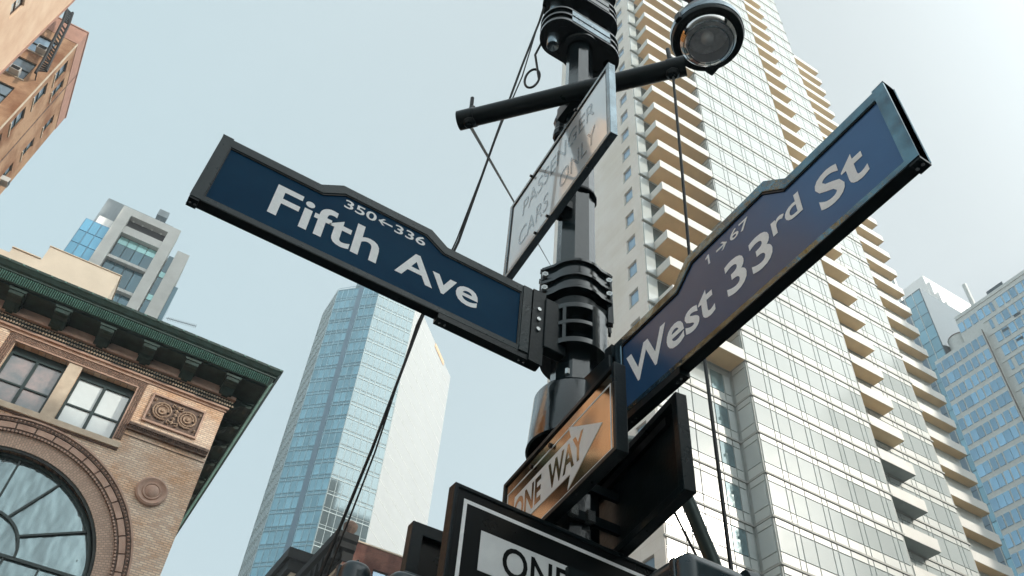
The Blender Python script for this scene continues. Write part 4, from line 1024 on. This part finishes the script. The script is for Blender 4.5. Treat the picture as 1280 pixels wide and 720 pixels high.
def blade(label, loc, udir, ndir, tilt, words, fm, pm, name='street_name_sign', mir=False, bump=(.46, .555, 1.013, 1.105), L=1.645, H=.425, HB=.49, mount=True):
    """blade sign; local a runs along the text, b up, d towards the reader"""
    t = sign_root(name, label, loc)
    ux, uy = udir; nx, ny = ndir
    ft = lambda a, b, d: (loc[0] + ux * a + nx * d, loc[1] + uy * a + ny * d, loc[2] + b + tilt * a)
    fn = (lambda a, b, d: ft(L - a, b, d)) if mir else ft
    o = [(0, 0), (L, 0), (L, H), (bump[3], H), (bump[2], HB), (bump[1], HB), (bump[0], H), (0, H)]
    fi = .044 if mir else .05; hm = .05 if mir else .125; i_ = [(fi, fi * .62), (L - hm, fi * .62), (L - hm, H - fi), (bump[3] - .01, H - fi), (bump[2] - .02, HB - .05), (bump[1] + .02, HB - .05), (bump[0] + .02, H - fi), (fi, H - fi)]
    part('frame', MB().ring(o, i_, fn, -.05, .0), fm, t, bevel=.003)
    part('gasket', MB().ring(i_, [(a + (.004 if a < L / 2 else -.004), b + (.004 if b < .1 else -.006)) for a, b in i_], fn, -.015, -.004), black_ink, t)
    part('panel', MB().prism(i_, fn, -.05, -.009), pm, t)
    part('back_plate', MB().prism([(.01, .01), (L - .01, .01), (L - .01, H - .01), (.01, H - .01)], fn, -.056, -.0505), dark_metal, t)
    part('bottom_rail', MB().prism([(.0, -.012), (.04, -.012), (.04, -.003), (1.12, -.003), (1.12, -.03), (L, -.034), (L, -.0005), (0, -.0005)], fn, -.05, -.001), dark_metal, t, bevel=.002)
    part('end_cap', MB().prism([(.0, .001), (.045, .001), (.045, H + .0015), (0, H + .0015)], fn, -.051, .0025), fm, t, bevel=.002)
    if not mir: part('hinge_strip', MB().prism([(L - .118, .002), (L - .072, .002), (L - .072, H - .004), (L - .118, H - .004)], fn, 0, .006), fm, t, bevel=.002)
    part('mount_plate', MB().prism([(L - (.0 if mir else .065), -.033), (L + (.05 if mir else .0), -.036), (L + (.05 if mir else .004), H + .004), (L - (.0 if mir else .065), H - .002)], fn, -.04, .009), dark_metal, t, bevel=.003)
    for b_ in (.17, .235, .30):
        q = fn(L + (.025 if mir else -.03), b_, .009); part('bolt', MB().tube([q, (q[0] + nx * .008, q[1] + ny * .008, q[2])], .011, 8), bolt_metal, t)
    for a_ in (.012, .032, 1.14, 1.165, L - .1, L - .075):
        q = fn(a_, -.036 if a_ > 1 else -.014, -.025); part('screw', MB().tube([q, (q[0], q[1], q[2] + .008)], .006, 8), bolt_metal, t)
    for w in words:
        s, a0, a1, b0, b1, bold = w
        if s == '<' or s == '>':
            c = (a0 + a1) / 2; h = (b0 + b1) / 2; q = (b1 - b0) / 2; k = -1 if s == '<' else 1; W_ = (a1 - a0) / 2; th = .0042
            m = MB().prism([(c - W_, h - th), (c + W_, h - th), (c + W_, h + th), (c - W_, h + th)], ft, -.0089, -.0078)
            tip = c + k * W_
            for sg in (1, -1):
                m.prism([(tip, h), (tip - k * .007, h), (tip - k * .026 - k * .006, h + sg * q), (tip - k * .023, h + sg * q)], ft, -.0089, -.0077)
                m.prism([(tip, h), (tip - k * .012, h), (tip - k * .03, h + sg * q), (tip - k * .021, h + sg * q)], ft, -.0089, -.0076)
            part('arrow', m, white_ret, t)
        else:
            part('lettering', text_mb(s, ft, a0, a1, b0, b1, -.0075, bold=bold), white_ret, t)
    return t, fn

s1 = lambda x: x + .187
t5, fn5 = blade('blue street name sign reading Fifth Ave pointing to the left', (-.187, 2.49, 2.605), (1, 0), (0, -1), -.012,
      [('Fifth', s1(.105), s1(.607), .112, .306, .016), ('Ave', s1(.695), s1(1.113), .125, .289, .016), ('350', s1(.399), s1(.556), .362, .418, .014), ('<', s1(.568), s1(.638), .368, .41, 0), ('336', s1(.65), s1(.808), .362, .418, .014)], frame_metal, blue_panel)
s3 = lambda y: 2.2 - y
t33, fn33 = blade('purple blue street name sign reading West 33rd St pointing to the right', (1.655, 2.2, 2.140), (0, -1), (-1, 0), .024,
      [('West', .077, .62, .117, .291, .02), ('33', .69, .93, .117, .287, .02), ('rd', .945, 1.09, .212, .316, .018), ('St', 1.155, 1.362, .117, .291, .02), ('>', .668, .728, .38, .424, 0), ('67', .748, .852, .378, .430, .014)],
      frame33, blue33, mir=True, L=1.52, HB=.518)
f33 = lambda a, b, d: (1.655 - d, 2.2 - a, 2.140 + b + .024 * a)
part('lettering', MB().prism([(.618, .376), (.627, .376), (.627, .428), (.620, .428), (.606, .419), (.606, .411), (.618, .417)], f33, -.0089, -.0076), white_ret, t33)
part('wall_bracket', MB().box(1.63, 1.70, 2.2, 2.46, 2.2, 2.5), dark_metal, t33, bevel=.005)
part('wall_bracket', MB().box(1.46, 1.58, 2.47, 2.53, 2.66, 2.98), dark_metal, t5, bevel=.005)

# passenger cars only sign
def box_sign(label, A, Bp, z0a, z1a, depth, fm, rim=.03, inset=.012, side=-1, zb=None):
    """framed sheet sign standing between plan points A and B; heights z0a..z1a at A"""
    A = Vector((A[0], A[1], 0)); Bv = Vector((Bp[0], Bp[1], 0)); L = (Bv - A).length; u = (Bv - A) / L; n = Vector((u.y, -u.x, 0)) * (-side)
    t = sign_root('traffic_sign', label, (A.x, A.y, z0a)); dz = (zb or 0)
    fn = lambda a, b, d: (A.x + u.x * a + n.x * d, A.y + u.y * a + n.y * d, z0a + b + dz * a / L)
    H = z1a - z0a
    o = [(0, 0), (L, 0), (L, H), (0, H)]; i_ = [(rim, rim), (L - rim, rim), (L - rim, H - rim), (rim, H - rim)]
    part('frame', MB().ring(o, i_, fn, -depth, 0), fm, t, bevel=.003)
    return t, fn, L, H, i_
tp, fp, Lp, Hp, ip = box_sign('white framed sign reading PASSENGER CARS ONLY in faded letters above both street names', (1.535, 3.13), (1.467, 1.925), 3.72, 4.45, .045, alu, rim=.032, zb=.03)
part('sheet', MB().prism(ip, fp, -.03, -.008), pax_sheet, tp)
part('border_groove', MB().ring([(.034, .034), (Lp - .034, .034), (Lp - .034, Hp - .034), (.034, Hp - .034)], [(.045, .045), (Lp - .045, .045), (Lp - .045, Hp - .045), (.045, Hp - .045)], fp, -.008, -.0065), black_ink, tp)
part('lettering', text_mb('PASSENGER', fp, .19, 1.04, .425, .585, -.0062, bold=.0), pax_ink, tp)
part('lettering', text_mb('CARS', fp, .17, .53, .14, .30, -.0062, bold=.0), pax_ink, tp)
part('lettering', text_mb('ONLY', fp, .66, 1.05, .14, .30, -.0062, bold=.0), pax_ink, tp)
for a_, b_ in ((.42, .015), (.56, .015), (.3, Hp - .015), (.85, Hp - .015)):
    q = fp(a_, b_, 0); part('bolt', MB().tube([q, (q[0] - .015, q[1], q[2])], .009, 8), black_ink, tp)
part('back_brace', MB().box(1.52, 1.66, 2.48, 2.60, 3.8, 3.86), dark_metal, tp)
part('back_brace', MB().box(1.52, 1.66, 2.48, 2.60, 4.3, 4.36), dark_metal, tp)

# ONE WAY sign facing the avenue (orange reflections)
tw, fw, Lw, Hw, iw = box_sign('glossy ONE WAY arrow sign with orange reflections on the left side of the pole', (1.52, 2.86), (1.437, 1.91), 1.745, 2.145, .05, dark_metal, rim=.022)
part('sheet', MB().prism(iw, fw, -.03, -.008), oneway_tinted, tw)
def oneway(t, fn, L, H, m, mk, shaft=.25, tx=None, rev=False):
    k0, k1 = .04, .047
    part('border_line', MB().ring([(k0, .025), (L - k0, .025), (L - k0, H - .075), (k0, H - .075)], [(k1, .032), (L - k1, .032), (L - k1, H - .082), (k1, H - .082)], fn, -.008, -.0065), m, t)
    c = .185; sw = .085
    part('arrow', MB().prism([(.12, c - sw), (L - .34, c - sw), (L - .36, c - .145), (.85, c + 0.0), (L - .36, c + .145), (L - .34, c + sw), (.12, c + sw)], fn, -.008, -.006), m, t)
    part('lettering', text_mb('ONE', fn, .12, .37, c - .063, c + .063, -.0055, bold=.028), mk, t)
    part('lettering', text_mb('WAY', fn, .43, .715, c - .063, c + .063, -.0055, bold=.028), mk, t)
oneway(tw, fw, Lw, Hw, white_dull, oneway_tinted)
for a_, b_ in ((.28, .33), (.45, .33), (.3, .05)):
    q = fw(a_, b_, -.006); part('bolt', MB().tube([q, (q[0] - .012, q[1], q[2])], .011, 8), black_ink, tw)
# its partner on the far side, seen from behind
tb, fb, Lb, Hb, ib = box_sign('back of a black box sign hanging on the right side of the pole', (1.86, 2.86), (1.725, 1.91), 1.70, 2.14, .05, dark_metal, rim=.035)
part('sheet', MB().prism(ib, fb, -.045, -.03), dark_metal, tb)
part('stiffener', MB().prism([(.05, Hb - .09), (Lb - .1, Hb - .09), (Lb - .1, Hb - .05), (.05, Hb - .05)], fb, -.03, -.01), black_ink, tb)
for y_, z_ in ((2.42, 1.95), (2.66, 1.95), (2.42, 1.8)): part('sign_strap', MB().box(1.52, 1.84, y_, y_ + .02, z_, z_ + .04), dark_metal, tb)
for x_ in (1.58, 1.66): part('strap_buckle', MB().box(x_, x_ + .035, 2.40, 2.425, 1.797, 1.843), bolt_metal, tb)
# lower ONE WAY sign
tl, fl, Ll, Hl, il = box_sign('black and white ONE WAY arrow sign at the bottom of the picture', (1.058, 2.35), (1.985, 2.38), 1.265, 1.70, .05, dark_metal, rim=.016, side=-1, zb=-.015)
part('sheet', MB().prism(il, fl, -.03, -.006), black_ink, tl)
def ow2():
    k0, k1 = .044, .058; t, fn, L, H = tl, fl, Ll, Hl
    part('border_line', MB().ring([(k0, k0), (L - k0, k0), (L - k0, H - k0 - .005), (k0, H - k0 - .005)], [(k1, k1), (L - k1, k1), (L - k1, H - k1 - .005), (k1, H - k1 - .005)], fn, -.006, -.0045), white_ret, t)
    c = .218; sw = .074
    part('arrow', MB().prism([(.125, c - sw), (L - .21, c - sw), (L - .22, c - .11), (L - .07, c), (L - .22, c + .11), (L - .21, c + sw), (.125, c + sw)], fn, -.006, -.0043), white_dull, t)
    part('lettering', text_mb('ONE', fn, .218, .50, c - .056, c + .056, -.0035, bold=.012), black_ink, t)
    part('lettering', text_mb('WAY', fn, .545, .80, c - .056, c + .056, -.0035, bold=.012), black_ink, t)
ow2()
ts, fs_, Ls, Hs, is_ = box_sign('back of a small black box sign behind the lower ONE WAY sign', (1.07, 2.72), (1.98, 2.72), 1.30, 1.73, .05, dark_metal, rim=.05, side=-1)
part('sheet', MB().prism(is_, fs_, -.045, -.028), black_ink, ts)
part('sign_strap', MB().box(1.54, 1.8, 2.35, 2.72, 1.5, 1.54), dark_metal, ts)

# signal heads whose tops show along the bottom edge
def signal(label, x0, x1, y0, y1, zt, h, rz=0):
    t = thing('traffic_signal', label, 'traffic signal', ((x0 + x1) / 2, (y0 + y1) / 2, zt - h), 'traffic signals at the bottom edge')
    hb = part('housing', MB().box(x0, x1, y0, y1, zt - h, zt), signal_paint, t, bevel=.045, smooth=True, angle=80); hb.modifiers['bevel'].segments = 5
    part('top_cap', MB().box(x0 + .05, x1 - .05, y0 + .04, y1 - .04, zt - .01, zt + .012), signal_paint, t, bevel=.006)
    part('visor', MB().tube([((x0 + x1) / 2, y0 + .01, zt - .32), ((x0 + x1) / 2, y0 - .16, zt - .32)], .09, 20, cap=False), signal_paint, t, smooth=True)
    part('door_band', MB().box(x0 - .006, x1 + .006, y0 + .05, y0 + .075, zt - h + .03, zt - .02), signal_paint, t, bevel=.004)
    return t
sg = signal('teal traffic signal top with clamp collar at the bottom edge right of the pole', 1.57, 1.84, 1.76, 1.98, 1.365, .5)
part('clamp_collar', MB().tube([(1.83, 1.80, 1.325), (1.865, 1.79, 1.325)], .055, 20).tube([(1.88, 1.785, 1.325), (1.91, 1.775, 1.325)], .046, 20), signal_paint, sg, smooth=True)
sg = signal('teal traffic signal top under the left end of the lower ONE WAY sign', .90, 1.12, 2.38, 2.56, 1.345, .5)
sg = signal('small rounded teal signal top at the bottom edge left of the ONE WAY sign', .79, .90, 2.55, 2.72, 1.42, .4)

# ------------------------------------------------------------------ air
hz = MB().box(-1500, 1500, -1500, 1500, -3.6, 162)
hm = bpy.data.materials.new('pale_air'); hm.use_nodes = True; hm.node_tree.nodes.clear()
_o = hm.node_tree.nodes.new('ShaderNodeOutputMaterial'); _v = hm.node_tree.nodes.new('ShaderNodeVolumePrincipled')
_v.inputs['Density'].default_value = .0014; _v.inputs['Color'].default_value = (.93, .96, .97, 1); _v.inputs['Anisotropy'].default_value = .3
hm.node_tree.links.new(_v.outputs[0], _o.inputs['Volume'])
prop(part('haze', hz, hm), kind='stuff')
